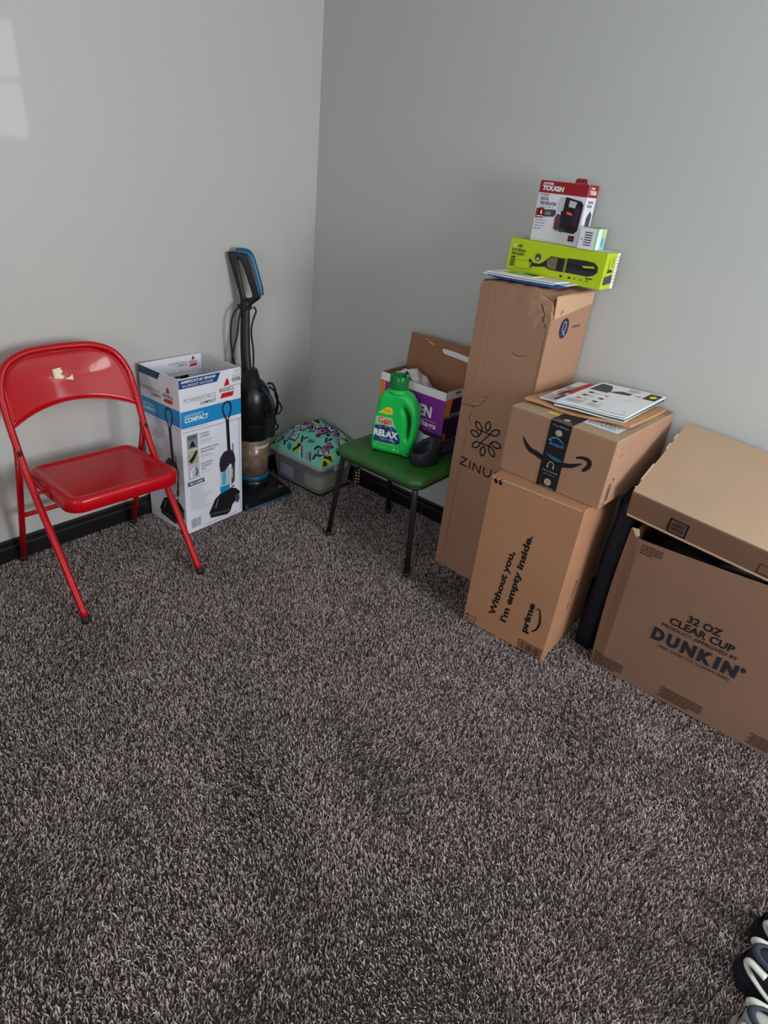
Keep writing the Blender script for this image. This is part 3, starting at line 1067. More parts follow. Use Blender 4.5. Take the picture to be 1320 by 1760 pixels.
b.box((-.022, .006, -.006), (.030, .009, .11), M_darkcloth, .001)
b.build('backing_card', root, label='dark backing card')


def pillow():
    x0, x1, y0, y1 = -.290, .014, -.425, .004
    def hgt(u, v):  # u: along x (0 front, 1 wall), v: along -y
        ex = (1 - abs(2 * u - 1) ** 3.0) ; ey = (1 - abs(2 * v - 1) ** 3.6)
        e = max(ex, 0) ** .5 * max(ey, 0) ** .55
        base = .030 + .085 * u ** .8 + .03 * math.exp(-((v - .45) / .32) ** 2)
        wr = .005 * math.sin(14 * u + 9 * v) + .0045 * math.sin(25 * v - 11 * u + 1) + .003 * math.sin(40 * u + 6 * v)
        z = .178 + e * (base + wr)
        # slumps over the bin side at the left back end
        k = max(0, (.22 - v) / .22) * max(0, (.5 - u) / .5)
        return z - .035 * k * (1 - e * .6)
    def pt(u, v, up=0):
        # rounded plan
        uu, vv = 2 * u - 1, 2 * v - 1
        x = x0 + (x1 - x0) * (.5 + .5 * uu * (1 - .05 * vv * vv))
        y = y1 + (y0 - y1) * (.5 + .5 * vv * (1 - .05 * uu * uu))
        return Vector((x, y, hgt(u, v) + up))
    root = empty('patterned_pillow', (0, 0, 0), 0, 'teal pillow with retro cassette pattern lying on top of the clear bin', 'pillow')
    b = MB()
    b.grid(lambda u, v: pt(u, v), 36, 46, M_teal)
    # underside
    b.grid(lambda u, v: Vector((pt(u, v).x, pt(u, v).y, min(.178, hgt(u, v)) - .0005 * 4 * u * (1 - u))), 12, 12, M_teal)
    b.build('pillow_cover', root)
    rnd = random.Random(11)
    P = MB()
    def patch(cu, cv, du, dv, rot, m, l, nx=3, ny=3, skew=0):
        du *= 1.25; dv *= 1.3
        c, s = math.cos(rot), math.sin(rot)
        def fn(a, b_):
            p = (a - .5) * 2 * du; q = (b_ - .5) * 2 * dv + skew * (a - .5) * dv
            u = cu + (p * c - q * s); v = cv + (p * s + q * c) * .72
            u = min(max(u, .01), .99); v = min(max(v, .01), .99)
            return pt(u, v, .0012 + .0006 * l)
        P.grid(fn, nx, ny, m)
    spots = []
    for gu in range(6):
        for gv in range(9):
            cu = (gu + .5 + rnd.uniform(-.22, .22)) / 6
            cv = (gv + .5 + rnd.uniform(-.22, .22)) / 9
            spots.append((cu, cv))
    rnd.shuffle(spots)
    for i, (cu, cv) in enumerate(spots):
        r = rnd.uniform(-.9, .9)
        k = i % 8
        if k == 0:
            patch(cu, cv, .075, .05, r, M_f_navy, 0); patch(cu, cv, .06, .036, r, M_f_wht, 1); patch(cu, cv, .02, .018, r + .8, M_f_navy, 2)
        elif k == 1:
            patch(cu, cv, .07, .045, r, M_f_navy, 0); patch(cu - .01, cv - .01, .065, .028, r, M_f_pink, 1); patch(cu, cv, .02, .012, r, M_f_navy, 2)
        elif k == 2:
            patch(cu, cv, .045, .014, r, M_f_navy, 0)
            patch(cu + .05, cv + .03, .03, .012, r + 1.2, M_f_navy, 0)
        elif k == 3:
            patch(cu, cv, .055, .055, r, M_f_yel, 0); patch(cu - .015, cv, .018, .055, r, M_f_navy, 1); patch(cu + .02, cv, .018, .018, r, M_f_navy, 1)
        elif k == 4:
            patch(cu, cv, .06, .035, r, M_f_lil, 0); patch(cu, cv + .03, .06, .008, r, M_f_navy, 1)
        elif k == 5:
            for q in range(3):
                patch(cu + q * .022 - .02, cv, .008, .04, r, M_f_teal2, 0)
        elif k == 6:
            patch(cu, cv, .03, .022, r, M_f_navy, 0)
            patch(cu + .03, cv - .04, .045, .008, r, M_f_teal2, 0)
        else:
            patch(cu, cv, .065, .022, r, M_f_wht, 0, skew=1); patch(cu, cv + .02, .065, .009, r, M_f_navy, 1, skew=1)
    P.build('printed_pattern', root)


pillow()


# ------------------------------------------------------------------ green vinyl stool
def stool():
    root = empty('stool', (-.285, -.905, 0), 0, 'low stool with green vinyl seat and dark metal legs under the detergent', 'stool')
    def outline(k, r=.06):
        hx, hy = .205 - k, .232 - k
        r = r - k * .5
        pts = []
        for cx, cy, a0 in ((hx - r, hy - r, 0), (-hx + r, hy - r, 90), (-hx + r, -hy + r, 180), (hx - r, -hy + r, 270)):
            for j in range(8):
                a = math.radians(a0 + 90 * j / 7)
                pts.append((cx + r * math.cos(a), cy + r * math.sin(a)))
        return pts
    def ring(k, z):
        return [(x, y, z) for x, y in outline(k)]
    b = MB()
    b.rings([ring(.012, .414), ring(.003, .418), ring(0, .428), ring(.002, .440), ring(.010, .449), ring(.024, .4535), ring(.05, .455), ring(.1, .455)], M_vinyl, cap0=True)
    b.build('seat_cushion', root)
    b = MB()
    b.rings([ring(.014, .402), ring(.008, .404), ring(.008, .414), ring(.02, .4155)], M_tube)
    b.build('seat_rim', root, label='black metal seat rim')
    for (fx, fy), (tx, ty) in (((-.195, .232), (-.170, .200)), ((-.18, -.222), (-.168, -.20)), ((.19, .19), (.165, .195)), ((.19, -.222), (.165, -.2))):
        b = MB()
        b.tube([(fx, fy, .004), (tx, ty, .39), (tx * .97, ty * .97, .404)], .0125, M_tube, n=14)
        b.build('leg', root)
        b = MB()
        b.tube([(fx, fy, FZ + .003), (fx, fy, .016)], .0145, M_rubber, n=14)
        b.build('foot_cap', root)


stool()


# ------------------------------------------------------------------ detergent bottle
def bottle():
    root = empty('detergent_bottle', (-.40, -.815, .4555), -69.9, 'bright green detergent bottle with dark green cap standing on the stool', 'bottle')
    d = .078
    # local x = width, local y = depth (front at y=0), z up
    MT = Matrix(((1, 0, 0, 0), (0, 0, -1, d / 2), (0, 1, 0, 0), (0, 0, 0, 1)))
    outer = [(.004, .003), (-.004, .012), (-.008, .06), (-.007, .101), (-.001, .165), (.006, .205), (.010, .238), (.022, .256), (.036, .266),
             (.080, .272), (.118, .270), (.136, .262), (.158, .238), (.176, .20), (.183, .155), (.181, .11), (.174, .06), (.164, .015), (.158, .003), (.08, .0005)]
    hole = [(.122, .212), (.134, .203), (.150, .180), (.156, .150), (.157, .115), (.154, .088), (.148, .084), (.144, .10), (.141, .14), (.132, .18), (.122, .202)]
    curve_solid('bottle_body', outer, [hole], d, .020, M_btl, root, MT)
    b = MB()
    b.lathe([(.044, .262), (.043, .272), (.038, .275), (.038, .284)], M_btl, (.079, d / 2, 0), 28)
    b.build('neck', root)
    b = MB()
    b.lathe([(.0395, .280), (.0395, .330), (.0375, .334)], M_cap, (.079, d / 2, 0), 32, cap0=False, cap1=False)
    b.lathe([(.0365, .334), (.036, .285), (.012, .284), (.012, .318), (.010, .318), (.010, .286)], M_cap, (.079, d / 2, 0), 32, cap0=False, cap1=True)
    b.build('cap', root, label='dark green translucent cap')
    P = Print((0, 0, 0), (1, 0, 0), (0, 0, 1), lift=.0009)
    # label ground and splash
    P.poly([(.002, .020), (.122, .014), (.130, .040), (.122, .075), (.104, .12), (.084, .165), (.076, .185), (.012, .180), (.004, .15), (.001, .08)], MATS['green_bottle_plastic'])
    P.poly([(.008, .158), (.076, .162), (.092, .13), (.098, .118), (.03, .112), (.006, .128)], M_green_l, 1)
    P.poly([(.010, .048), (.004, .085), (.006, .118), (.045, .125), (.098, .118), (.118, .085), (.124, .058), (.08, .050), (.04, .046)], M_navy, 2)
    rnd = random.Random(5)
    for k in range(46):
        a, c = rnd.uniform(.008, .118), rnd.uniform(.052, .122)
        if a > .124 - (c - .05) * .35: continue
        P.ell(a, c, rnd.uniform(.003, .008), rnd.uniform(.002, .006), rnd.choice((M_purple, M_violetdk, M_cyan, M_f_lil, M_navy)), 3, 7, rnd.random() * 3)
    # yellow drop
    P.poly([(.016, .176), (.030, .186), (.044, .200), (.058, .206), (.074, .202), (.078, .188), (.077, .177), (.05, .174)], M_yellow, 2)
    P.text('MORE SCENT', .040, .190, .030, .005, M_black, .01, l=3)
    P.text('LONG LASTING', .036, .182, .036, .005, M_black, .01, l=3)
    P.text('Gain', .018, .128, .064, .034, M_white, .09, l=4)
    P.text('Gain', .020, .130, .060, .030, M_orange, .035, l=5)
    P.text('Gain', .0205, .1305, .059, .029, M_red, .0, l=6)
    P.text('RELAX', .004, .074, .108, .030, M_white, .055, l=5)
    P.text('+ aroma boost', .03, .060, .06, .009, M_f_lil, .01, l=5)
    P.line([(.018, .049), (.112, .045)], .0015, M_green_l, 4)
    P.line([(.018, .044), (.108, .041)], .0012, M_green_l, 4)
    P.text('(', .014, .024, .004, .012, M_white, .01, l=4)
    P.text('64 loads 2.72 L', .032, .024, .042, .008, M_green_l, .0, l=4)
    P.text('HE', .094, .022, .012, .009, M_white, .01, l=4)
    P.ell(.118, .024, .004, .005, M_green_l, 4, 10)
    P.build('bottle_label', root, 'violet and orange printed label')


bottle()


# ------------------------------------------------------------------ black oval holder
def holder():
    root = empty('oval_holder', (-.318, -1.036, .4555), -14, 'black plastic oval holder standing on the stool beside the bottle', 'holder')
    def oval(rx, ry, z, tilt=0, n=36):
        out = []
        for j in range(n):
            a = 2 * math.pi * j / n
            ca, sa = math.cos(a), math.sin(a)
            q = (abs(ca) ** 2.6 + abs(sa) ** 2.6) ** (-1 / 2.6)
            out.append((rx * ca * q, ry * sa * q, z + tilt * ca))
        return out
    b = MB()
    b.rings([oval(.060, .042, .0), oval(.062, .044, .006), oval(.066, .046, .074, .024), oval(.064, .044, .077, .024), oval(.056, .037, .076, .024), oval(.054, .035, .066, .022),
             oval(.050, .032, .020), oval(.046, .028, .018)], M_holder)
    b.build('shell', root)
    b = MB()
    b.rings([oval(.038, .024, .0182), oval(.036, .022, .024), oval(.030, .018, .0245)], M_vblack)
    b.build('inner_rib', root)


holder()


# ------------------------------------------------------------------ purple carton of kitchen bags
def bags_carton():
    w, d, h = .352, .172, .288
    root = empty('bags_carton', (-.232, -.695, .4555), -90.5, 'open purple and orange carton of kitchen bags on the stool', 'box')
    t = .003
    for nm, lo, hi in (('front_panel', (0, 0, 0), (w, t, h)), ('side_panel', (0, t, 0), (t, d - t, h)), ('side_panel', (w - t, t, 0), (w, d - t, h + .006)),
                       ('back_panel', (0, d - t, 0), (w, d, h)), ('bottom_panel', (t, t, 0), (w - t, d - t, t))):
        b = MB(); b.box(lo, hi, M_card_in, .0008)
        b.build(nm, root)
    # outer printed skins
    P = Print(*faceframe(w, d, h, 'front'))
    P.rect(.001, .0, w - .001, h - .001, M_purple)
    P.rect(.001, h - .036, w - .001, h - .001, M_white, 1)
    P.rect(.001, .12, .03, h - .036, M_orange, 1)
    for k in range(6):
        P.line([(.002, .235 - k * .012), (.028, .240 - k * .012)], .003, M_yellow, 2)
    P.rect(.090, h - .086, .205, h - .056, M_black, 1)
    P.text('KIRKLAND', .098, h - .078, .098, .014, M_white, .03, l=2)
    P.text('KITCHEN', .058, .160, .232, .050, M_white, .045, l=2)
    P.line([(.225, .147), (.318, .147)], .0025, M_lgrey, 2)
    P.text('Bags', .234, .112, .088, .032, M_white, .02, l=2)
    P.poly([(.03, .0), (.03, .09), (.20, .115), (.255, .100), (.34, .104), (w - .001, .10), (w - .001, .0)], M_violetdk, 1)
    P.poly([(.10, .02), (.12, .085), (.20, .105), (.262, .086), (.262, .02)], M_lgrey, 2)
    P.poly([(.262, .082), (.34, .084), (.335, .070), (.262, .062)], M_white, 3)
    P.rect(.262, .03, .325, .062, M_orange, 2)
    P.rect(.27, .0, .31, .03, M_dgrey, 2)
    P.rect(.318, .006, .345, .088, M_violetdk, 3)
    P.poly([(.322, .090), (.346, .094), (.344, .012), (.332, .010)], M_grey, 4)
    P.rect(.326, -.0, .342, .040, M_white, 5)
    P.build('front_print', root)
    P = Print(*faceframe(w, d, h, 'right'))
    P.rect(.001, 0, d - .001, h + .004, M_violetdk)
    P.rect(.001, h - .034, d - .001, h + .004, M_white, 1)
    P.rect(.06, h - .014, .098, h - .007, M_dgrey, 2)
    P.poly([(.001, .175), (.001, h - .034), (.052, h - .030), (.035, .18)], M_orange, 1)
    for k in range(6):
        P.line([(.004, h - .045 - k * .010), (.040, h - .042 - k * .010)], .0028, M_yellow, 2)
    P.text('KITCHEN', .030, .172, .10, .018, M_lgrey, .02, l=2)
    P.rect(.012, .075, .030, .105, M_orange, 1)
    P.greek(.02, .07, .12, 5, .012, .003, M_f_lil, 2)
    P.build('side_print', root)
    P = Print(*faceframe(w, d, h, 'left'))
    P.rect(.001, 0, d - .001, h - .001, M_violetdk)
    P.rect(.08, .0, d - .001, h - .036, M_orange, 1)
    P.rect(.1, h - .036, d - .001, h - .001, M_purple, 1)
    P.build('side_print', root)
    # raised back flap with a torn front edge
    b = MB()
    b.prism([(.0, 0), (w, 0), (w, .150), (.0, .150)], 0, .003, M_card_in)
    o = b.build('back_flap', root)
    o.location = (0, d - .004, h)
    o.rotation_euler = (math.radians(-6), 0, 0)
    P = Print((0, -.0004, 0), (1, 0, 0), (0, 0, 1))
    P.poly([(.176, .112), (.19, .098), (.30, .092), (.352, .086), (.352, .124), (.320, .120), (.315, .112), (.24, .118), (.185, .118)], M_paper)
    P.line([(.075, .136), (.095, .131)], .0022, M_edge)
    P.line([(.100, .129), (.130, .122)], .0035, M_paper)
    P.line([(.03, .143), (.06, .135), (.13, .12), (.17, .116)], .001, M_brown)
    q = P.build('torn_strip', root, 'torn white paper edge')
    q.parent = o
    # white film bags poking out
    def bagf(u, v):
        x = .045 + .17 * u
        y = .02 + .10 * v
        ridge = max(0, 1 - abs(u - .46) * 2.0) * .085 + max(0, 1 - abs(u - .12) * 5) * .035
        z = .245 + ridge * (1 - .55 * abs(v - .35)) + .006 * math.sin(17 * u + 9 * v)
        return Vector((x, y, z))
    b = MB()
    b.grid(bagf, 18, 10, M_tissue, smooth=False)
    o = b.build('film_bag')
    md = o.modifiers.new('t', 'SOLIDIFY'); md.thickness = .0012
    o.matrix_world = root.matrix_basis if False else Matrix.Translation(root.location) @ Matrix.Rotation(math.radians(-90.5), 4, 'Z')
    tag(o, 'crumpled white film bag poking out of the purple carton', 'bag')
    # rolled bags below fill the carton
    b = MB()
    for k in range(3):
        b.tube([(.02, .04 + k * .045, .035), (w - .02, .04 + k * .045, .035)], .021, M_tissue, n=14)
        b.tube([(.02, .04 + k * .045, .08), (w - .02, .04 + k * .045, .08)], .021, M_tissue, n=14)
    o = b.build('bag_rolls', root)
    # black thing behind the carton
    b = MB()
    b.tube([(0, 0, .05), (0, .004, .16), (.002, -.004, .285), (-.004, -.02, .312)], [.014, .013], M_vblack, n=10, sub=4, flat=.7)
    o = b.build('black_rod')
    o.location = (-.035, -.680, .4555 - .05)
    tag(o, 'black rounded rod standing behind the purple carton', 'rod')


bags_carton()


# ------------------------------------------------------------------ cartons
def carton(name, label, loc, yaw, w, d, h, m, seam='y', flap_m=None, bev=.003, tilt=None, gap=.0025, one_flap=False):
    root = empty(name, loc, yaw, label, 'box')
    if tilt:
        root.rotation_euler = tilt
    b = MB()
    b.box((0, 0, 0), (w, d, h - .004), m, bev)
    b.build('body', root)
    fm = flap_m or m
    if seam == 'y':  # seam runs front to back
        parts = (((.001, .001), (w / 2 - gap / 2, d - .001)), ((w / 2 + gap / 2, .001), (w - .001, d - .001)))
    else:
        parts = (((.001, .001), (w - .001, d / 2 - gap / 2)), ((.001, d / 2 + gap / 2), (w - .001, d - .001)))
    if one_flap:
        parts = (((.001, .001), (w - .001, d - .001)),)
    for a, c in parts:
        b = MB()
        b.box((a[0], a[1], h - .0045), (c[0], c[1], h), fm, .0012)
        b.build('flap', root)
    return root


# tall carton against the right-hand wall, crushed top edge
def tall_carton():
    w, d, h = .296, .302, 1.203
    root = empty('tall_carton', (-.278, -1.1445, 0), -91.86, 'very tall brown carton with leaf ring logo standing against the wall', 'box')
    rnd = random.Random(21)
    b = MB()
    nz = 34
    prof_n = 10
    def rim(z):
        pts = []
        for i in range(prof_n): pts.append((w * i / prof_n, 0))
        for i in range(prof_n): pts.append((w, d * i / prof_n))
        for i in range(prof_n): pts.append((w - w * i / prof_n, d))
        for i in range(prof_n): pts.append((0, d - d * i / prof_n))
        out = []
        for x, y in pts:
            top = max(0, (z - (h - .06)) / .06)
            cx, cy = x - w / 2, y - d / 2
            k = 1 - .022 * top ** 2
            X, Y, Z = w / 2 + cx * k, d / 2 + cy * k, z
            # crushed front right corner
            dc = math.hypot(x - w, y)
            cr = max(0, 1 - dc / .07) * max(0, (z - (h - .10)) / .10)
            X -= .014 * cr; Y += .012 * cr; Z -= .018 * cr * top
            if cr > .05:
                X += rnd.uniform(-.004, .004); Y += rnd.uniform(-.001, .005)
            if top > .2 and y < .001:
                Y += rnd.uniform(0, .002); Z += rnd.uniform(-.003, .001)
            Z += .010 * top * math.sin(math.pi * min(max(x / w, 0), 1)) * .3
            out.append((X, Y, Z))
        return out
    zs = [0, .04, .2, .5, .8, 1.0, 1.08, 1.12, 1.14, 1.155, 1.17, 1.185, 1.195, h - .003]
    rings = [rim(z) for z in zs]
    b.rings(rings, M_card, smooth=False, cap1=False)
    b.build('body', root)
    b = MB()
    def topf(u, v):
        x, y = w * (.012 + .976 * u), d * (.012 + .976 * v)
        e = math.sin(math.pi * u) * math.sin(math.pi * v)
        cr = max(0, 1 - math.hypot(x - w, y) / .08)
        return Vector((x - .010 * cr, y + .010 * cr, h - .003 + .010 * e ** .4 - .018 * cr + .0015 * math.sin(30 * u + 12 * v)))
    b.grid(topf, 20, 20, M_card, smooth=True)
    b.build('top_flap', root)
    # overlapping side strip with torn lower end
    b = MB()
    b.prism([(.0005, .742), (.0005, 1.188), (.052, 1.186), (.055, .95), (.058, .76), (.045, .752), (.02, .748)], -.0016, .001, M_card)
    b.build('side_strip', root)
    P = Print(*faceframe(w, d, h, 'front'), lift=.0012)
    P.line([(.001, .739), (.03, .742), (.056, .746), (.072, .752), (.082, .756), (.088, .775), (.102, .782), (.106, .80)], .0022, M_brown)
    P.line([(.056, .746), (.060, .730), (.055, .715), (.050, .708), (.050, .692), (.060, .676), (.068, .668)], .0026, M_brown)
    P.line([(.060, .752), (.080, .760), (.090, .779), (.104, .787)], .0022, M_edge, 1)
    P.line([(.062, .74), (.058, .712), (.056, .695), (.066, .672)], .0020, M_edge, 1)
    P.line([(.052, 1.186), (.055, .96), (.058, .752)], .0016, M_edge, 1)
    P.line([(.0, .052), (.042, .055), (.05, .046)], .0022, M_edge)
    P.line([(.046, .66), (.040, .30), (.038, .055)], .0012, M_brown)
    P.line([(.17, .985), (.20, .975), (.235, .985)], .0018, M_brown)
    P.line([(.18, .97), (.20, .965)], .0016, M_edge)
    P.line([(.25, 1.165), (.272, 1.13), (.265, 1.12), (.285, 1.09)], .003, M_brown)
    P.line([(.262, 1.16), (.282, 1.115), (.27, 1.10)], .0022, M_edge, 1)
    P.line([(.235, 1.165), (.262, 1.128)], .002, M_edge, 1)
    P.line([(.288, 1.085), (.290, .62)], .0014, M_brown)
    # leaf ring: eight outlined leaves on a zig-zag stem
    for (a, c), (e, f) in (((.081, .690), (.113, .663)), ((.139, .708), (.136, .669)), ((.066, .646), (.106, .638)), ((.156, .662), (.192, .686)),
                           ((.084, .588), (.116, .612)), ((.166, .632), (.209, .626)), ((.137, .604), (.133, .564)), ((.159, .613), (.188, .580))):
        dx, dy = e - a, f - c
        L = math.hypot(dx, dy); nx, ny = -dy / L, dx / L
        pts = []
        for j in range(16):
            t = 2 * math.pi * j / 16
            s_ = (1 - math.cos(t)) / 2
            wv = .0115 * math.sin(t) * math.sin(math.pi * s_) ** .3 if 0 < s_ < 1 else 0
            pts.append((a + dx * s_ + nx * wv, c + dy * s_ + ny * wv))
        P.ring(pts, .0056, M_black, 1)
    P.line([(.106, .639), (.112, .650), (.112, .662), (.153, .661), (.118, .613), (.159, .613), (.160, .624), (.168, .632)], .0056, M_black, 1)
    Z = .031
    P.line([(.043, .527), (.072, .527), (.043, .496), (.073, .496)], .0056, M_black, 1)
    P.line([(.0885, .526), (.0885, .492)], .0056, M_black, 1)
    P.line([(.106, .491), (.106, .522), (.139, .491), (.139, .524)], .0056, M_black, 1)
    P.line([(.156, .523), (.156, .502), (.160, .494), (.169, .489), (.179, .490), (.187, .497), (.189, .505), (.189, .523)], .0056, M_black, 1)
    P.line([(.228, .520), (.216, .524), (.208, .518), (.210, .510), (.222, .505), (.227, .498), (.219, .490), (.206, .492)], .0056, M_black, 1)
    P.build('logo_print', root, 'black leaf ring logo and lettering')
    P = Print(*faceframe(w, d, h, 'right'), lift=.0008)
    P.ell(.112, 1.083, .034, .036, M_dnavy)
    P.ring([(.112 + .012 * math.cos(t), 1.088 + .018 * math.sin(t)) for t in [2 * math.pi * j / 14 for j in range(14)]], .003, M_lgrey, 1)
    P.line([(.108, 1.068), (.126, 1.058)], .003, M_lgrey, 1)
    P.text('CARING', .172, 1.078, .066, .009, M_dgrey, .01)
    P.build('round_logo', root, 'dark round logo')
    b = MB()
    b.prism([(.02, 1.12), (.296, 1.155), (.296, 1.195), (.01, 1.196)], w - .0002, w + .0006, M_tape, axis='x')
    b.build('packing_tape', root)


tall_carton()

# upright carton with the slogan
w, d, h = .34, .36, .628
r_up = carton('slogan_carton', 'upright brown carton with black slogan under the smile-printed box', (-.531, -1.464, 0), -88.48, w, d, h, M_card_warm, seam='x')
P = Print(*faceframe(w, d, h, 'front'))
P.text('Without you,', .133, .084, .296, .033, M_black, .042, rot=86)
P.build('slogan_line', r_up, 'bold black slogan line')
P.text("I'm empty inside.", .183, .080, .388, .035, M_black, .042, rot=87)
P.build('slogan_line', r_up, 'bold black slogan line')
P.text('prime', .268, .082, .135, .031, M_black, .05, rot=88)
P.stroke([(.276, .103), (.290, .118), (.297, .150), (.290, .188), (.283, .204)], [.004, .007, .009, .007, .003], M_black)
P.stroke([(.272, .196), (.281, .208), (.291, .198)], [.003, .004, .003], M_black)
P.build('logo_print', r_up, 'bold black word with curved smile arrow')
# this-way-up arrows (box lies on its side)
P.line([(.052, .004), (.052, .042)], .0025, M_black)
for q in (.014, .031):
    P.line([(.046, q), (.012, q)], .0028, M_black)
    P.line([(.020, q - .007), (.010, q), (.020, q + .007)], .0025, M_black)
P.build('arrow_print', r_up)
P.ring([(.240, .004), (.330, .004), (.330, .046), (.240, .046)], .0028, M_black)
P.barcode(.246, .009, .078, .032, M_black)
P.build('barcode_print', r_up)
# opening quotation mark at the upper left corner
for q in (.018, .036):
    P.ell(q + .002, h - .018, .0065, .007, M_black)
    P.stroke([(q - .003, h - .016), (q, h - .006), (q + .009, h - .003)], [.007, .006, .003], M_black)
P.build('quotation_mark', r_up)
P = Print(*faceframe(w, d, h, 'right'))
P.line([(0.134, .292), (0.144, .289), (0.146, .281), (0.134, .270)], .0048, M_black)
P.line([(0.141, .262), (0.134, .250), (0.141, .244), (0.134, .235)], .005, M_black)
P.line([(0.135, .228), (0.128, .222)], .005, M_black)
P.line([(0.129, .195), (0.125, .188)], .006, M_black)
P.line([(0.126, .182), (0.122, .172)], .006, M_black)
P.build('handwritten_mark', r_up)
b = MB()
b.box((.002, -.0008, h - .0065), (w - .01, .0014, h - .0035), M_edge, .0006)
b.build('creased_edge', r_up)

# smile-printed carton lying on it
w, d, h = .377, .475, .2325
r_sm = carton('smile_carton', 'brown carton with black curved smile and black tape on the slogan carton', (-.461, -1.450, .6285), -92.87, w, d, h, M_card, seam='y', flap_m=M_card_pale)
P = Print(*faceframe(w, d, h, 'front'))
P.stroke([(.066, .144), (.078, .126), (.100, .108), (.125, .1035), (.147, .0975), (.185, .093), (.222, .098), (.255, .107), (.286, .126)], [.002, .012, .017, .0185, .019, .019, .017, .014, .004], M_black)
P.stroke([(.263, .138), (.280, .145), (.300, .146), (.310, .138), (.308, .122), (.294, .104)], [.006, .010, .013, .016, .015, .009], M_black)
P.build('smile_print', r_sm, 'black smile arrow')
P = Print(*faceframe(w, d, h, 'front'), lift=.0016)
P.rect(.150, .0005, .226, h - .001, M_black)
P.text('Prime Delivery', .160, h - .018, .058, .006, M_lgrey, 0, l=1)
P.ell(.187, .196, .013, .011, M_beige, 1, 7)
P.stroke([(.160, .166), (.172, .176), (.190, .178), (.212, .166)], [.002, .0035, .0035, .0015], M_cyan, 1)
P.line([(.158, .166), (.168, .164)], .003, M_cyan, 1)
P.text('prime', .213, .163, .050, .015, M_blue, .02, rot=180, l=1)
P.stroke([(.160, .118), (.180, .110), (.205, .106), (.222, .110)], [.0015, .0025, .003, .001], M_cyan, 1)
P.stroke([(.172, .120), (.195, .113), (.215, .114)], [.0008, .0015, .001], M_cyan, 1)
P.stroke([(.176, .072), (.177, .088), (.186, .095), (.196, .088), (.197, .072)], [.006, .0025, .0025, .0025, .006], M_beige, 1)
P.text('Music Streaming', .163, .057, .054, .0065, M_lgrey, 0, l=1)
P.line([(.168, .050), (.210, .049)], .0015, M_grey, 1)
P.poly([(.178, .030), (.190, .036), (.202, .030), (.202, .016), (.190, .010), (.178, .016)], M_beige, 1)
P.line([(.178, .030), (.190, .024), (.202, .030)], .001, M_black, 2)
P.line([(.190, .024), (.190, .010)], .001, M_black, 2)
P.text('Fast Delivery', .164, .001, .052, .0055, M_lgrey, 0, l=1)
P.build('tape_front', r_sm, 'black tape with pale blue lettering')
P = Print(*faceframe(w, d, h, 'top'), lift=.0012)
P.rect(.150, .001, .226, .165, M_black)
P.line([(.160, .010), (.216, .010)], .003, M_lgrey, 1)
P.poly([(.180, .024), (.190, .018), (.200, .024), (.200, .036), (.190, .042), (.180, .036)], M_beige, 1)
P.build('tape_top', r_sm, 'black tape')
P = Print(*faceframe(w, d, h, 'top'), lift=.0007)
P.rect(.108, .045, .160, .060, M_yellow)
P.build('yellow_sticker', r_sm, 'yellow sticker')
P.rect(.225, .066, .345, .20, M_paper)
P.greek(.232, .19, .10, 8, .015, .006, M_dgrey, 1)
P.build('shipping_label', r_sm, 'white shipping label')
P.ring([(.318, .41), (.368, .41), (.368, .465), (.318, .465)], .002, M_brown)
for q in range(5):
    P.line([(.322, .418 + q * .010), (.364, .418 + q * .010)], .002, M_brown)
P.build('stamp_print', r_sm)
P = Print(*faceframe(w, d, h, 'right'))
P.barcode(.030, .018, .024, .064, M_black, vertical=True)
P.line([(.024, .010), (.034, .010)], .003, M_black)
P.line([(.024, .010), (.024, .018)], .003, M_black)
P.build('barcode_print', r_sm)
P.line([(.060, .094), (.050, .094)], .003, M_black)
P.line([(.060, .094), (.060, .086)], .003, M_black)
P.line([(.05, .19), (.06, .20)], .002, M_brown)
P.line([(.055, .168), (.072, .176)], .003, M_brown)
P.build('side_marks', r_sm)

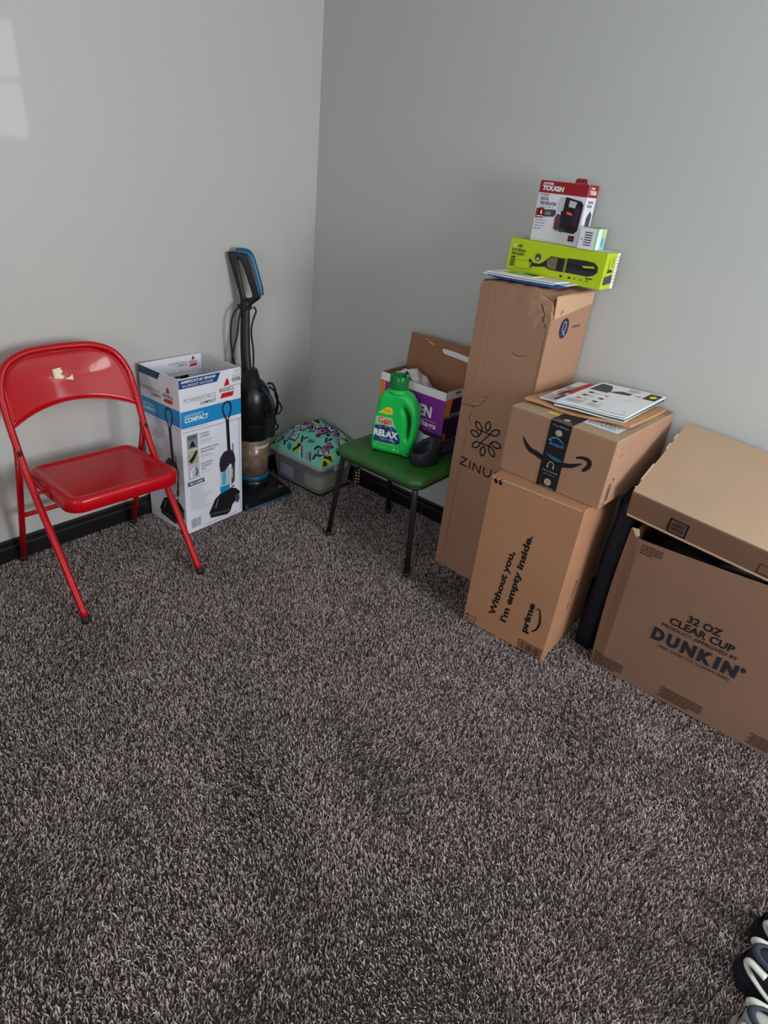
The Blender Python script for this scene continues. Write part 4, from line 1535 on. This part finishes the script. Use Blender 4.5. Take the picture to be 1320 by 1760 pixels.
# cup carton: broad, open at the top, front panel bowed
def cup_carton():
    root = empty('cup_carton', (-.389, -1.932, 0), -89.6, 'large brown cup carton with bold black lettering at the right edge', 'box')
    w, d, h = .62, .36, .575
    t = .005
    # front panel: left strip is bent back
    b = MB()
    def fr(u, v):
        x = -.012 * v ** 1.5 + (w + .012 * v ** 1.5) * u
        z = (.567 if u < .03 else .541 + .035 * u) * v
        bow = -.010 * math.sin(math.pi * min(u * 1.0, 1)) * math.sin(math.pi * v * .6)
        crease = .0
        if u < .065:
            crease = .016 * (1 - u / .065) * (.35 + .65 * math.sin(math.pi * (.15 + .8 * v)))
        return Vector((x + (-.012 * math.sin(math.pi * v) if u < .001 else 0), bow + crease, z))
    def frs(a, bq):
        us = [0, .02, .045, .065, .1, .2, .3, .4, .5, .6, .7, .8, .9, 1]
        return fr(us[round(a * 13)], bq)
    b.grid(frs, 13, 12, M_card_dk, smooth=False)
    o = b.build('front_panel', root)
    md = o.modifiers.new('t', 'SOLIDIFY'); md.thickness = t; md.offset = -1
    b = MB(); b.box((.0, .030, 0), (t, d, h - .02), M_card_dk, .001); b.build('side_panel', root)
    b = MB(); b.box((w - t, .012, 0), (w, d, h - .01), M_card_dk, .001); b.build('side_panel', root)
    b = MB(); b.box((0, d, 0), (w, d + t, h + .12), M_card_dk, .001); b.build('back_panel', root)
    b = MB(); b.box((t, .016, 0), (w - t, d, .006), M_card_in); b.build('bottom_panel', root)
    # inward folded flap remnants under the flat carton
    b = MB()
    b.prism([(-.008, h - .004), (.012, h - .002), (.020, h - .022), (.012, h - .030)], .002, .006, M_edge)
    b.build('torn_flap', root)
    P = Print(*faceframe(w, d, h, 'front'), lift=.0012)
    K = P
    class BP(Print):
        pass
    def p2(a, b_, l=0):
        q = fr(min(max(a / w, 0), 1), min(max(b_ / h, 0), 1))
        return Vector((a, q.y - .0016 - .0004 * l, b_))
    P.p = p2
    P.text('32 OZ', .244, .338, .104, .028, M_black, .035, l=0)
    P.build('lettering', root, 'bold black lettering')
    P.text('CLEAR CUP', .198, .304, .198, .028, M_black, .03, l=0)
    P.build('lettering', root, 'bold black lettering')
    P.text('PRODUCT APPROVED BY', .180, .284, .235, .013, M_black, .018, l=0)
    P.build('lettering', root, 'small black lettering')
    for ch, cw, cx in (('D', .040, 0), ('U', .039, .048), ('N', .044, .096), ('K', .044, .149), ('I', .014, .200), ('N', .044, .223)):
        P.text(ch, .162 + cx, .220, cw, .050, M_heavy, .07, l=0)
    P.ell(.441, .262, .008, .010, M_heavy, 0, 10)
    P.build('brand_lettering', root, 'very bold blue-black lettering')
    P.text('(960 20/25 CT CUPS/CASE)', .192, .199, .226, .013, M_black, .008, l=0)
    P.build('lettering', root, 'small black lettering')
    def block(a, b_, wd, n):
        for k in range(n):
            x0 = a + (k % 2) * .006
            x = x0
            while x < a + wd - (k == n - 1) * wd * .3:
                L = random.uniform(.008, .02)
                P.rect(x, b_ - k * .0095, min(x + L, a + wd), b_ - k * .0095 + .0055, M_brown, 0)
                x += L + .002
        P.build('print_block', root)
    block(.248, .054, .140, 5)
    block(.006, .050, .110, 5)
    block(.012, .528, .096, 4)
    block(.535, .054, .08, 5)


cup_carton()
# navy bag squeezed between the cartons
b = MB()
def navy(u, v):
    a = 2 * math.pi * u
    z = .62 * v
    rx, ry = .11 * (1 - .1 * v), .046 * (1 - .15 * v)
    q = (abs(math.cos(a)) ** 4 + abs(math.sin(a)) ** 4) ** -.25
    return Vector((rx * math.cos(a) * q + .004 * math.sin(9 * z + 3 * a), ry * math.sin(a) * q + .003 * math.sin(23 * z + 5 * a), z))
b.rings([[navy(j / 24, k / 14) for j in range(24)] for k in range(15)], M_navybag)
o = b.build('navy_bag')
o.location = (-.215, -1.874, .0)
tag(o, 'dark navy bag squeezed between the slogan carton and the cup carton', 'bag')
# dark filler mass added inside the open carton so its slot reads as shaded
wrinkled('slot_dark_filler', 'near-black filler mass added inside the open cup carton to darken its slot', 'filler', (-.195, -2.23, .30), (.165, .270, .115), mat('near_black_slot_shade', (16, 16, 20), .95), 12, 3, .003)
# dark garment showing in the open slot
b = MB()
b.tube([(-.325, -2.20, .53), (-.335, -2.235, .548), (-.335, -2.27, .550), (-.325, -2.31, .53)], [.018, .016], M_vsat, n=10, sub=4)
o = b.build('dark_garment')
tag(o, 'black rounded item poking out of the slot of the cup carton', 'garment')

# flat carton lying tilted on the cup carton
w, d, h = .62, .405, .108
e1 = Vector((0.0, -.9972, -.075)).normalized()
e2 = Vector((.930, -.028, .365)); e2 = (e2 - e1 * e2.dot(e1)).normalized()
e3 = e1.cross(e2)
R3 = Matrix((e1, e2, e3)).transposed()
r_fl = carton('flat_carton', 'wide flat brown carton lying tilted on the cup carton', (-.362, -1.884, .598), 0, w, d, h, M_card_dk, seam='x', flap_m=M_card_pale, tilt=R3.to_euler(), one_flap=True)  # sides take the shade-darkened cardboard, the top the pale one
P = Print(*faceframe(w, d, h, 'front'))
P.ring([(.136, .010), (.190, .010), (.190, .068), (.136, .068)], .0055, M_black)
for q in range(5):
    P.rect(.143, .018 + q * .009, .183, .0235 + q * .009, M_black if q % 2 else M_brown)
P.line([(.130, .014), (.130, .050)], .0015, M_brown)
P.build('stamp_print', r_fl, 'dark square stamp')
P.ring([(.405, .012), (.46, .012), (.46, .05), (.405, .05)], .004, M_brown)
P.build('stamp_print', r_fl, 'dark square stamp')
for a0, a1, hh in ((.02, .024, 0), (.06, .15, 0), (.24, .275, 0), (.30, .33, 0)):
    b = MB()
    b.box((-.003, a0, h - .012), (.002, a1, h + .0015), M_edge, .0006)
    b.build('tuck_tab', r_fl)
b = MB()
b.box((.004, -.004, -.002), (w, .0, .004), M_edge, .0006)
b.build('bottom_lip', r_fl)


# ------------------------------------------------------------------ mailer and flyers on the smile carton
def sheet(name, label, cat, corners, z0, z1, m, amp=.0, seed=0, print_fn=None, thick=None, group=None):
    """quad sheet/stack given by its four floor-plan corners, gently waved"""
    rnd = random.Random(seed)
    c = [Vector((x, y)) for x, y in corners]
    cx = sum((v for v in c), Vector((0, 0))) / 4
    ph = rnd.random() * 6
    root = empty(name, (cx.x, cx.y, z0), 0, label, cat, group)
    def at(u, v):
        p = (c[0] * (1 - u) + c[1] * u) * (1 - v) + (c[3] * (1 - u) + c[2] * u) * v
        return p - cx
    def wave(u, v):
        return amp * (.5 + .5 * math.sin(ph + 7 * u + 3 * v)) * (.4 + .6 * (1 - v))
    b = MB()
    n = 14
    b.grid(lambda u, v: Vector((*at(u, v), z1 - z0 + wave(u, v))), n, n, m)
    b.grid(lambda u, v: Vector((*at(u, v), wave(u, v) * .9)), n, n, m)
    edge = []
    for k in range(4):
        a, e = [(0, 0), (1, 0), (1, 1), (0, 1)][k], [(1, 0), (1, 1), (0, 1), (0, 0)][k]
        b.grid(lambda u, v: (lambda s, t: Vector((*at(s, t), wave(s, t) * (.9 + .1 * v) + (z1 - z0) * v)))(a[0] + (e[0] - a[0]) * u, a[1] + (e[1] - a[1]) * u), n, 1, m)
    b.build(cat.replace(' ', '_') + '_body', root)
    if print_fn:
        W_, H_ = (c[1] - c[0]).length, (c[3] - c[0]).length
        P = Print((0, 0, 0), (1, 0, 0), (0, 1, 0))
        P.p = lambda a, b_, l=0: Vector((*at(a, b_), z1 - z0 + wave(a, b_) + .0008 + .0003 * l))
        print_fn(P)
        P.build('print', root)
    return root


ZA = .6285 + .2325 + .0012
sheet('padded_mailer', 'crinkled kraft padded mailer lying under the flyers', 'envelope', [(-.400, -1.462), (-.352, -1.812), (-.030, -1.822), (-.050, -1.490)], ZA, ZA + .008, M_kraft, amp=.011, seed=4)


def pr_red(P):
    P.rect(.02, .02, .98, .98, M_paper)
    P.poly([(.35, .45), (.95, .35), (.95, .98), (.55, .98)], M_red, 1)
    P.rect(.35, .25, .62, .5, M_dgrey, 1)
    P.rect(.05, .55, .5, .7, M_f_lil, 1)
    P.rect(.08, .3, .3, .5, M_orange, 1)
    for k in range(6):
        P.rect(.06, .05 + k * .035, .6, .065 + k * .035, M_grey, 1)
    P.rect(.65, .05, .9, .3, M_violetdk, 1)


sheet('shop_flyer', 'red and white printed shop flyer peeking out behind the top newspaper', 'flyer', [(-.372, -1.500), (-.366, -1.560), (-.03, -1.568), (-.06, -1.502)], ZA + .020, ZA + .024, M_paper, amp=.001, seed=9, print_fn=pr_red)


def pr_news(P):
    P.rect(.01, .01, .99, .99, M_white)
    P.rect(.05, .62, .32, .93, M_dgrey, 1)
    P.poly([(.32, .66), (.60, .70), (.62, .78), (.32, .82)], M_violetdk, 1)
    for k in range(5):
        P.rect(.38, .84 + k * .025, .62 + .05 * (k % 2), .852 + k * .025, M_grey, 1)
    for r in range(3):
        for c_ in range(3):
            a, e = .12 + c_ * .24, .20 + r * .14
            P.rect(a, e, a + .07, e + .05, (M_orange, M_dgrey, M_brown)[(r + c_) % 3], 1)
            P.rect(a + .09, e + .03, a + .18, e + .037, M_grey, 1)
            P.rect(a + .09, e + .01, a + .16, e + .017, M_lgrey, 1)
    for k in range(14):
        P.rect(.08, .60 - k * .009 * 0 + .0 - k * .0, .1, .6, M_lgrey, 1)
        P.rect(.06 + (k % 3) * .31, .05 + (k // 3) * .025, .30 + (k % 3) * .31, .056 + (k // 3) * .025, M_grey, 1)
    P.rect(.80, .70, .98, .95, M_black, 1)
    P.ell(.90, .82, .05, .06, M_yellow, 2, 12)
    P.rect(.68, .72, .77, .75, M_grey, 1)


for k in range(4):
    zz = ZA + .0185 + k * .0045
    o = .004 * (k % 2)
    m_ = (M_paper, mat('flyer_dark_green_page', (34, 70, 54), .6), M_paper, mat('flyer_grey_page', (170, 172, 170), .6))[k]
    if k < 3:
        sheet('newspaper_section', ('white folded newspaper section at the bottom of the stack on the mailer', 'dark green page section folded in the newspaper stack', 'white newspaper section below the topmost printed one')[k], 'newspaper',
              [(-.392 + o, -1.565 + k * .004), (-.352 - o, -1.788), (.006, -1.795 - o), (-.04, -1.575)], zz, zz + .0042, m_, amp=.002, seed=2, group='newspaper sections on the mailer')
sheet('newspaper', 'topmost folded newspaper with dark photo and yellow spot on the mailer', 'newspaper', [(-.395, -1.572), (-.352, -1.794), (.008, -1.80), (-.035, -1.580)], ZA + .0345, ZA + .040, M_paper, amp=.002, seed=2, print_fn=pr_news)


# ------------------------------------------------------------------ things on the tall carton
ZT = 1.212
def envelope(name, label, cat, corners, z0, z1, m, pf=None):
    sheet(name, label, cat, corners, z0, z1, m, amp=.001, seed=3, print_fn=pf, group={'document_folder': 'blue folders in the letter stack', 'letter_envelope': 'white envelopes in the letter stack'}.get(name))


envelope('document_folder', 'blue paper folder at the bottom of the letter stack on the tall carton', 'folder', [(-.268, -1.182), (-.238, -1.412), (-.14, -1.41), (-.165, -1.17)], ZT, ZT + .0045, M_bluef)
envelope('document_folder', 'blue folder with white edge, second from the bottom of the letter stack', 'folder', [(-.280, -1.165), (-.238, -1.420), (-.14, -1.42), (-.16, -1.165)], ZT + .0048, ZT + .009, M_bluef)
envelope('letter_envelope', 'long white envelope sticking out farthest left in the letter stack', 'envelope', [(-.285, -1.148), (-.242, -1.395), (-.135, -1.41), (-.155, -1.14)], ZT + .0095, ZT + .0125, M_paper)
envelope('letter_envelope', 'white envelope slipping out right under the lime carton front', 'envelope', [(-.225, -1.30), (-.236, -1.444), (-.14, -1.44), (-.13, -1.30)], ZT + .0127, ZT + .0152, M_paper)
envelope('letter_envelope', 'large white envelope on top of the blue folders', 'envelope', [(-.282, -1.160), (-.240, -1.405), (-.142, -1.41), (-.155, -1.155)], ZT + .0155, ZT + .0185, M_white)
envelope('greeting_card', 'small card with yellow edge lying topmost on the letter stack', 'card', [(-.262, -1.205), (-.240, -1.318), (-.160, -1.318), (-.165, -1.21)], ZT + .0188, ZT + .022, mat('pale_yellow_card', (222, 214, 140), .5),
         lambda P: (P.rect(.03, .06, .97, .97, M_green_l), P.rect(.45, .3, .95, .9, M_dgrey, 1), P.rect(.1, .2, .4, .5, M_taupe, 1)))


def small_carton(name, label, loc, yaw, w, d, h, m, lean=0):
    root = empty(name, loc, yaw, label, 'box')
    if lean:
        root.rotation_euler = (math.radians(lean), 0, math.radians(yaw))
    b = MB(); b.box((0, 0, 0), (w, d, h), m, .0015)
    b.build('body', root)
    return root


w, d, h = .368, .105, .115
r = small_carton('hand_vacuum_carton', 'long lime green carton with printed hand vacuum on the tall carton', (-.135, -1.152, 1.2225), -90.8, w, d, h, M_lime)
P = Print(*faceframe(w, d, h, 'front'))
P.text('ONE+', .012, .088, .018, .009, M_white, .04)
P.text('HP', .034, .088, .018, .009, M_olive, .04)
P.text('cordless', .011, .074, .056, .012, M_olive, .02)
P.text('vacuum', .011, .061, .052, .010, M_olive, .02)
P.line([(.010, .055), (.05, .055)], .0014, M_limed)
for k in range(5):
    P.rect(.012, .024 + k * .007, .030, .029 + k * .007, M_olive)
P.rect(.034, .020, .10, .048, M_limed)
P.rect(.036, .022, .098, .046, M_lime, 1)
P.ell(.120, .066, .012, .013, M_dgrey, 0, 16)
P.ell(.120, .061, .006, .005, M_lgrey, 1, 10)
P.poly([(.088, .044), (.094, .050), (.100, .048), (.106, .038), (.135, .036), (.152, .036), (.174, .030), (.186, .030), (.186, .080), (.172, .078), (.152, .060), (.135, .048), (.112, .048), (.104, .050), (.098, .053), (.090, .050), (.086, .040), (.088, .026), (.096, .028), (.098, .040)][:1] +
       [(.086, .056), (.094, .057), (.104, .046), (.130, .046), (.142, .053), (.152, .062), (.170, .077), (.224, .077), (.224, .033), (.172, .033), (.152, .040), (.128, .036), (.104, .034), (.100, .026), (.090, .026)], M_char, 1)
P.poly([(.158, .064), (.172, .074), (.196, .074), (.196, .036), (.172, .036), (.160, .043)], M_taupe, 2)
P.rect(.196, .040, .216, .070, M_black, 2)
P.rect(.226, .032, .231, .078, M_limed, 2)
P.poly([(.232, .034), (.232, .080), (.30, .082), (.330, .080), (.346, .068), (.347, .052), (.336, .040), (.315, .034)], M_char, 1)
P.poly([(.234, .050), (.33, .050), (.34, .058), (.234, .070)], M_black, 2)
P.poly([(.288, .064), (.330, .068), (.336, .063), (.296, .059)], M_lime, 3)
for k, a in enumerate((.220, .252, .272, .294, .318)):
    P.ell(a, .020, .006, .004, M_olive if k < 2 else M_limed, 1, 8)
P.rect(.310, .026, .335, .030, M_olive)
P.build('front_print', r)
P = Print(*faceframe(w, d, h, 'right'))
P.rect(.080, .0005, d - .001, h - .0005, M_white)
P.greek(.088, .1, .014, 9, .01, .003, M_grey, 1)
P.poly([(.014, .014), (.014, .040), (.075, .046), (.078, .018)], M_dgrey, 1)
P.poly([(.024, .052), (.070, .054), (.066, .060), (.045, .064), (.03, .062)], M_olive, 1)
P.rect(.028, .060, .034, .098, M_limed)
P.rect(.055, .068, .062, .102, M_limed)
P.build('side_print', r)
P = Print(*faceframe(w, d, h, 'top'))
P.rect(.2, .02, .36, .10, M_white)
P.build('top_print', r)

w, d, h = .181, .072, .190
r = small_carton('inflator_carton', 'white and red carton with black inflator picture, topmost of the stack', (-.103, -1.208, 1.338), -90.8, w, d, h, M_boxwhite)
P = Print(*faceframe(w, d, h, 'front'))
P.rect(.0005, .152, w - .0005, h - .0005, M_dred)
P.text('HYPER', .012, .177, .040, .007, M_white, .04, l=1, shear=.15)
P.text('TOUGH', .010, .159, .080, .016, M_white, .055, l=1, shear=.1)
P.text('12-VOLT', .009, .142, .034, .008, M_red, .03, l=1)
P.text('DIGITAL', .010, .129, .034, .010, M_dgrey, .03, l=1)
P.text('TIRE INFLATOR', .011, .115, .064, .011, M_dgrey, .03, l=1)
P.greek(.010, .108, .055, 1, .006, .0022, M_grey, 1, .1)
P.poly([(.004, .076), (.074, .082), (.080, .090), (.080, .100), (.076, .104), (.004, .100)], M_dgrey, 1)
P.rect(.004, .074, .034, .104, M_dred, 2)
P.ell(.024, .092, .013, .015, M_dred, 2)
P.text('6', .020, .086, .009, .014, M_white, .04, l=3)
P.line([(.010, .079), (.032, .080)], .003, M_white, 3)
P.rect(.040, .086, .060, .096, M_grey, 2)
P.greek(.008, .066, .045, 4, .009, .0025, M_grey, 1, .5)
P.poly([(.094, .142), (.112, .146), (.165, .138), (.174, .128), (.172, .05), (.160, .038), (.12, .040), (.112, .046), (.104, .050), (.098, .10)], M_black, 1)
P.poly([(.084, .104), (.086, .140), (.094, .146), (.106, .142), (.104, .104), (.094, .100)], M_lgrey, 2)
P.poly([(.122, .118), (.122, .138), (.150, .134), (.146, .116)], M_lgrey, 2)
P.poly([(.082, .046), (.080, .080), (.088, .094), (.100, .090), (.104, .05), (.094, .040)], M_dgrey, 2)
P.poly([(.084, .052), (.084, .080), (.092, .086), (.096, .056)], M_dred, 3)
P.ell(.130, .098, .013, .004, M_orange, 3, 10, -.2)
P.rect(.146, .06, .166, .12, M_violetdk, 2)
P.ell(.112, .045, .012, .007, M_dgrey, 3, 10)
P.poly([(.144, .014), (.144, .032), (.166, .032), (.166, .014)], M_black, 1)
P.rect(.149, .018, .161, .028, M_dred, 2)
P.line([(.006, .006), (.11, .006)], .001, M_lgrey, 1)
P.build('front_print', r)
P = Print(*faceframe(w, d, h, 'right'))
P.rect(.0005, .152, d - .0005, h - .0005, M_dred)
P.text('HYPER', .012, .176, .030, .006, M_white, .04, l=1)
P.text('TOUGH', .009, .160, .050, .013, M_white, .05, l=1)
P.rect(.012, .134, .052, .142, M_grey, 1)
P.rect(.010, .122, .048, .130, M_grey, 1)
P.line([(.012, .114), (.044, .114)], .0015, M_lgrey, 1)
P.poly([(.044, .112), (.060, .100), (.056, .040), (.014, .030), (.012, .052), (.026, .062), (.024, .090)], M_dgrey, 1)
P.poly([(.014, .030), (.012, .054), (.036, .056), (.040, .034)], M_dred, 2)
P.build('side_print', r)
b = MB()
b.prism([(.108, h), (.111, h + .012), (.117, h + .015), (.145, h + .015), (.151, h + .012), (.153, h)], d * .5, d * .5 + .002, M_dred)
b.build('hang_tab', r, label='dark red hanging tab')

r = small_carton('small_carton', 'small white and green carton in front of the inflator carton', (-.146, -1.408, 1.3385), -90.8 + 1, .058, .085, .066, M_boxwhite)
P = Print(*faceframe(.058, .085, .066, 'front'))
for k in range(6):
    P.rect(.020, .012 + k * .0075, .046, .0155 + k * .0075, M_dgrey)
P.rect(.008, .028, .013, .033, M_grey)
P.build('front_print', r)
P = Print(*faceframe(.058, .085, .066, 'right'))
P.rect(.0005, .0005, .014, .0655, mat('ink_green', (90, 172, 70), .5))
P.rect(.012, .004, .045, .060, M_white, 1)
P.rect(.050, .0005, .0845, .0655, mat('ink_pale_teal', (150, 200, 200), .5), 0)
P.rect(.054, .01, .070, .036, M_cyan, 1)
P.rect(.062, .04, .080, .062, M_yellow, 1)
P.build('side_print', r)
P = Print(*faceframe(.058, .085, .066, 'top'))
P.rect(.001, .001, .057, .084, MATS['ink_green'])
P.rect(.008, .012, .044, .055, M_green_l, 1)
P.build('top_print', r)


# ------------------------------------------------------------------ sneakers at the lower right
def sneaker(label, loc, yaw, roll=0, um=None):
    um = um or M_sneak
    root = empty('sneaker', loc, yaw, label, 'shoe', 'shoes at the lower right corner')
    root.rotation_euler = (math.radians(roll), 0, math.radians(yaw))
    L = .30
    def hw(t):
        return .030 + .022 * math.sin(math.pi * min(1, t * .9 + .05)) ** .8 * (1 if t < .55 else 1) - (.022 * max(0, (t - .8) / .2) ** 2) - (.012 * max(0, (.12 - t) / .12) ** 2)
    def ring(sc, z, lift=0):
        out = []
        n = 18
        for k in range(n + 1):
            t = k / n
            out.append((t * L - L / 2 + (sc - 1) * .04 * (2 * t - 1), hw(t) * sc * (1 if 0 < k < n else .35), z + .010 * max(0, (t - .75) / .25) ** 2 + .004 * max(0, (.1 - t) / .1)))
        for k in range(n, -1, -1):
            t = k / n
            out.append((t * L - L / 2 + (sc - 1) * .04 * (2 * t - 1), -hw(t) * sc * (1 if 0 < k < n else .35), z + .010 * max(0, (t - .75) / .25) ** 2 + .004 * max(0, (.1 - t) / .1)))
        return out
    b = MB()
    b.rings([ring(.96, 0), ring(1.02, .004), ring(1.04, .016), ring(1.03, .018), ring(1.03, .020), ring(1.05, .022), ring(1.04, .036), ring(.98, .040)], um)
    b.build('midsole', root)
    # upper lofted across sections from heel to toe
    b = MB()
    secs = []
    N = 20
    for k in range(N + 1):
        t = k / N
        top = .105 if t < .22 else (.105 - (t - .22) * .105 if t < .6 else .065 - (t - .6) * .085)
        if k == 0: top = .085
        if k == N: top = .040
        w_ = hw(t) * (.96 if 0 < k < N else .45)
        x = t * L - L / 2
        x = max(min(x, L / 2 - .006), -L / 2 + .006)
        r_ = []
        for j in range(13):
            a = math.pi * j / 12
            ca, sa = math.cos(a), math.sin(a)
            q = .75 if t < .5 else 1
            r_.append((x, w_ * ca * (1 - .25 * sa * (1 if t < .45 else .1)), .030 + (top - .030) * sa ** .6))
        secs.append(r_)
    b.rings(secs, um, closed=False)
    b.build('upper', root)
    b = MB()
    b.lathe([(.031, .0), (.036, .006), (.033, .013), (.025, .012)], M_sneak2, (-.095, 0, .094), 20, sx=1.35, sy=.85, cap1=False)
    b.build('collar', root, label='slate padded collar')
    for s in (1, -1):
        b = MB()
        def side(t, f):
            w_ = hw(t) * 1.0
            return Vector((t * L - L / 2, s * (w_ * (1.0 - .20 * f) + .002), .036 + .055 * f))
        pts = [side(.16, .95), side(.06, 1.0), side(.03, .85), side(.07, .6), side(.18, .3), side(.32, .05)]
        b.tube(pts, [.010, .006], M_sole, n=8, sub=4, flat=.6)
        b.build('side_stripe', root, label='off-white side stripe')
        b = MB()
        b.grid(lambda u, v: side(.24 + .34 * u + .06 * v, .15 + .75 * v) + Vector((0, s * .0035, 0)), 8, 4, M_sole)
        b.build('side_panel', root, label='off-white side panel')
    for k in range(5):
        b = MB()
        x = -.03 + k * .022
        z = .095 - k * .0085
        b.tube([(x, -.024, z - .006), (x + .003, 0, z + .004), (x, .024, z - .006)], .0028, M_sole, n=6, sub=3)
        b.build('lace', root)
    return root


sneaker('navy sneaker with off-white stripe at the right edge, farthest of the shoes', (-1.000, -2.765, FZ + .008), -88)
sneaker('navy sneaker with off-white stripe, middle of the three shoes at the lower right', (-1.128, -2.752, FZ + .008), -92)
sneaker('pale grey shoe at the bottom right corner, nearest the camera', (-1.262, -2.772, FZ + .008), -90, um=mat('pale_grey_shoe_leather', (150, 150, 146), .6))
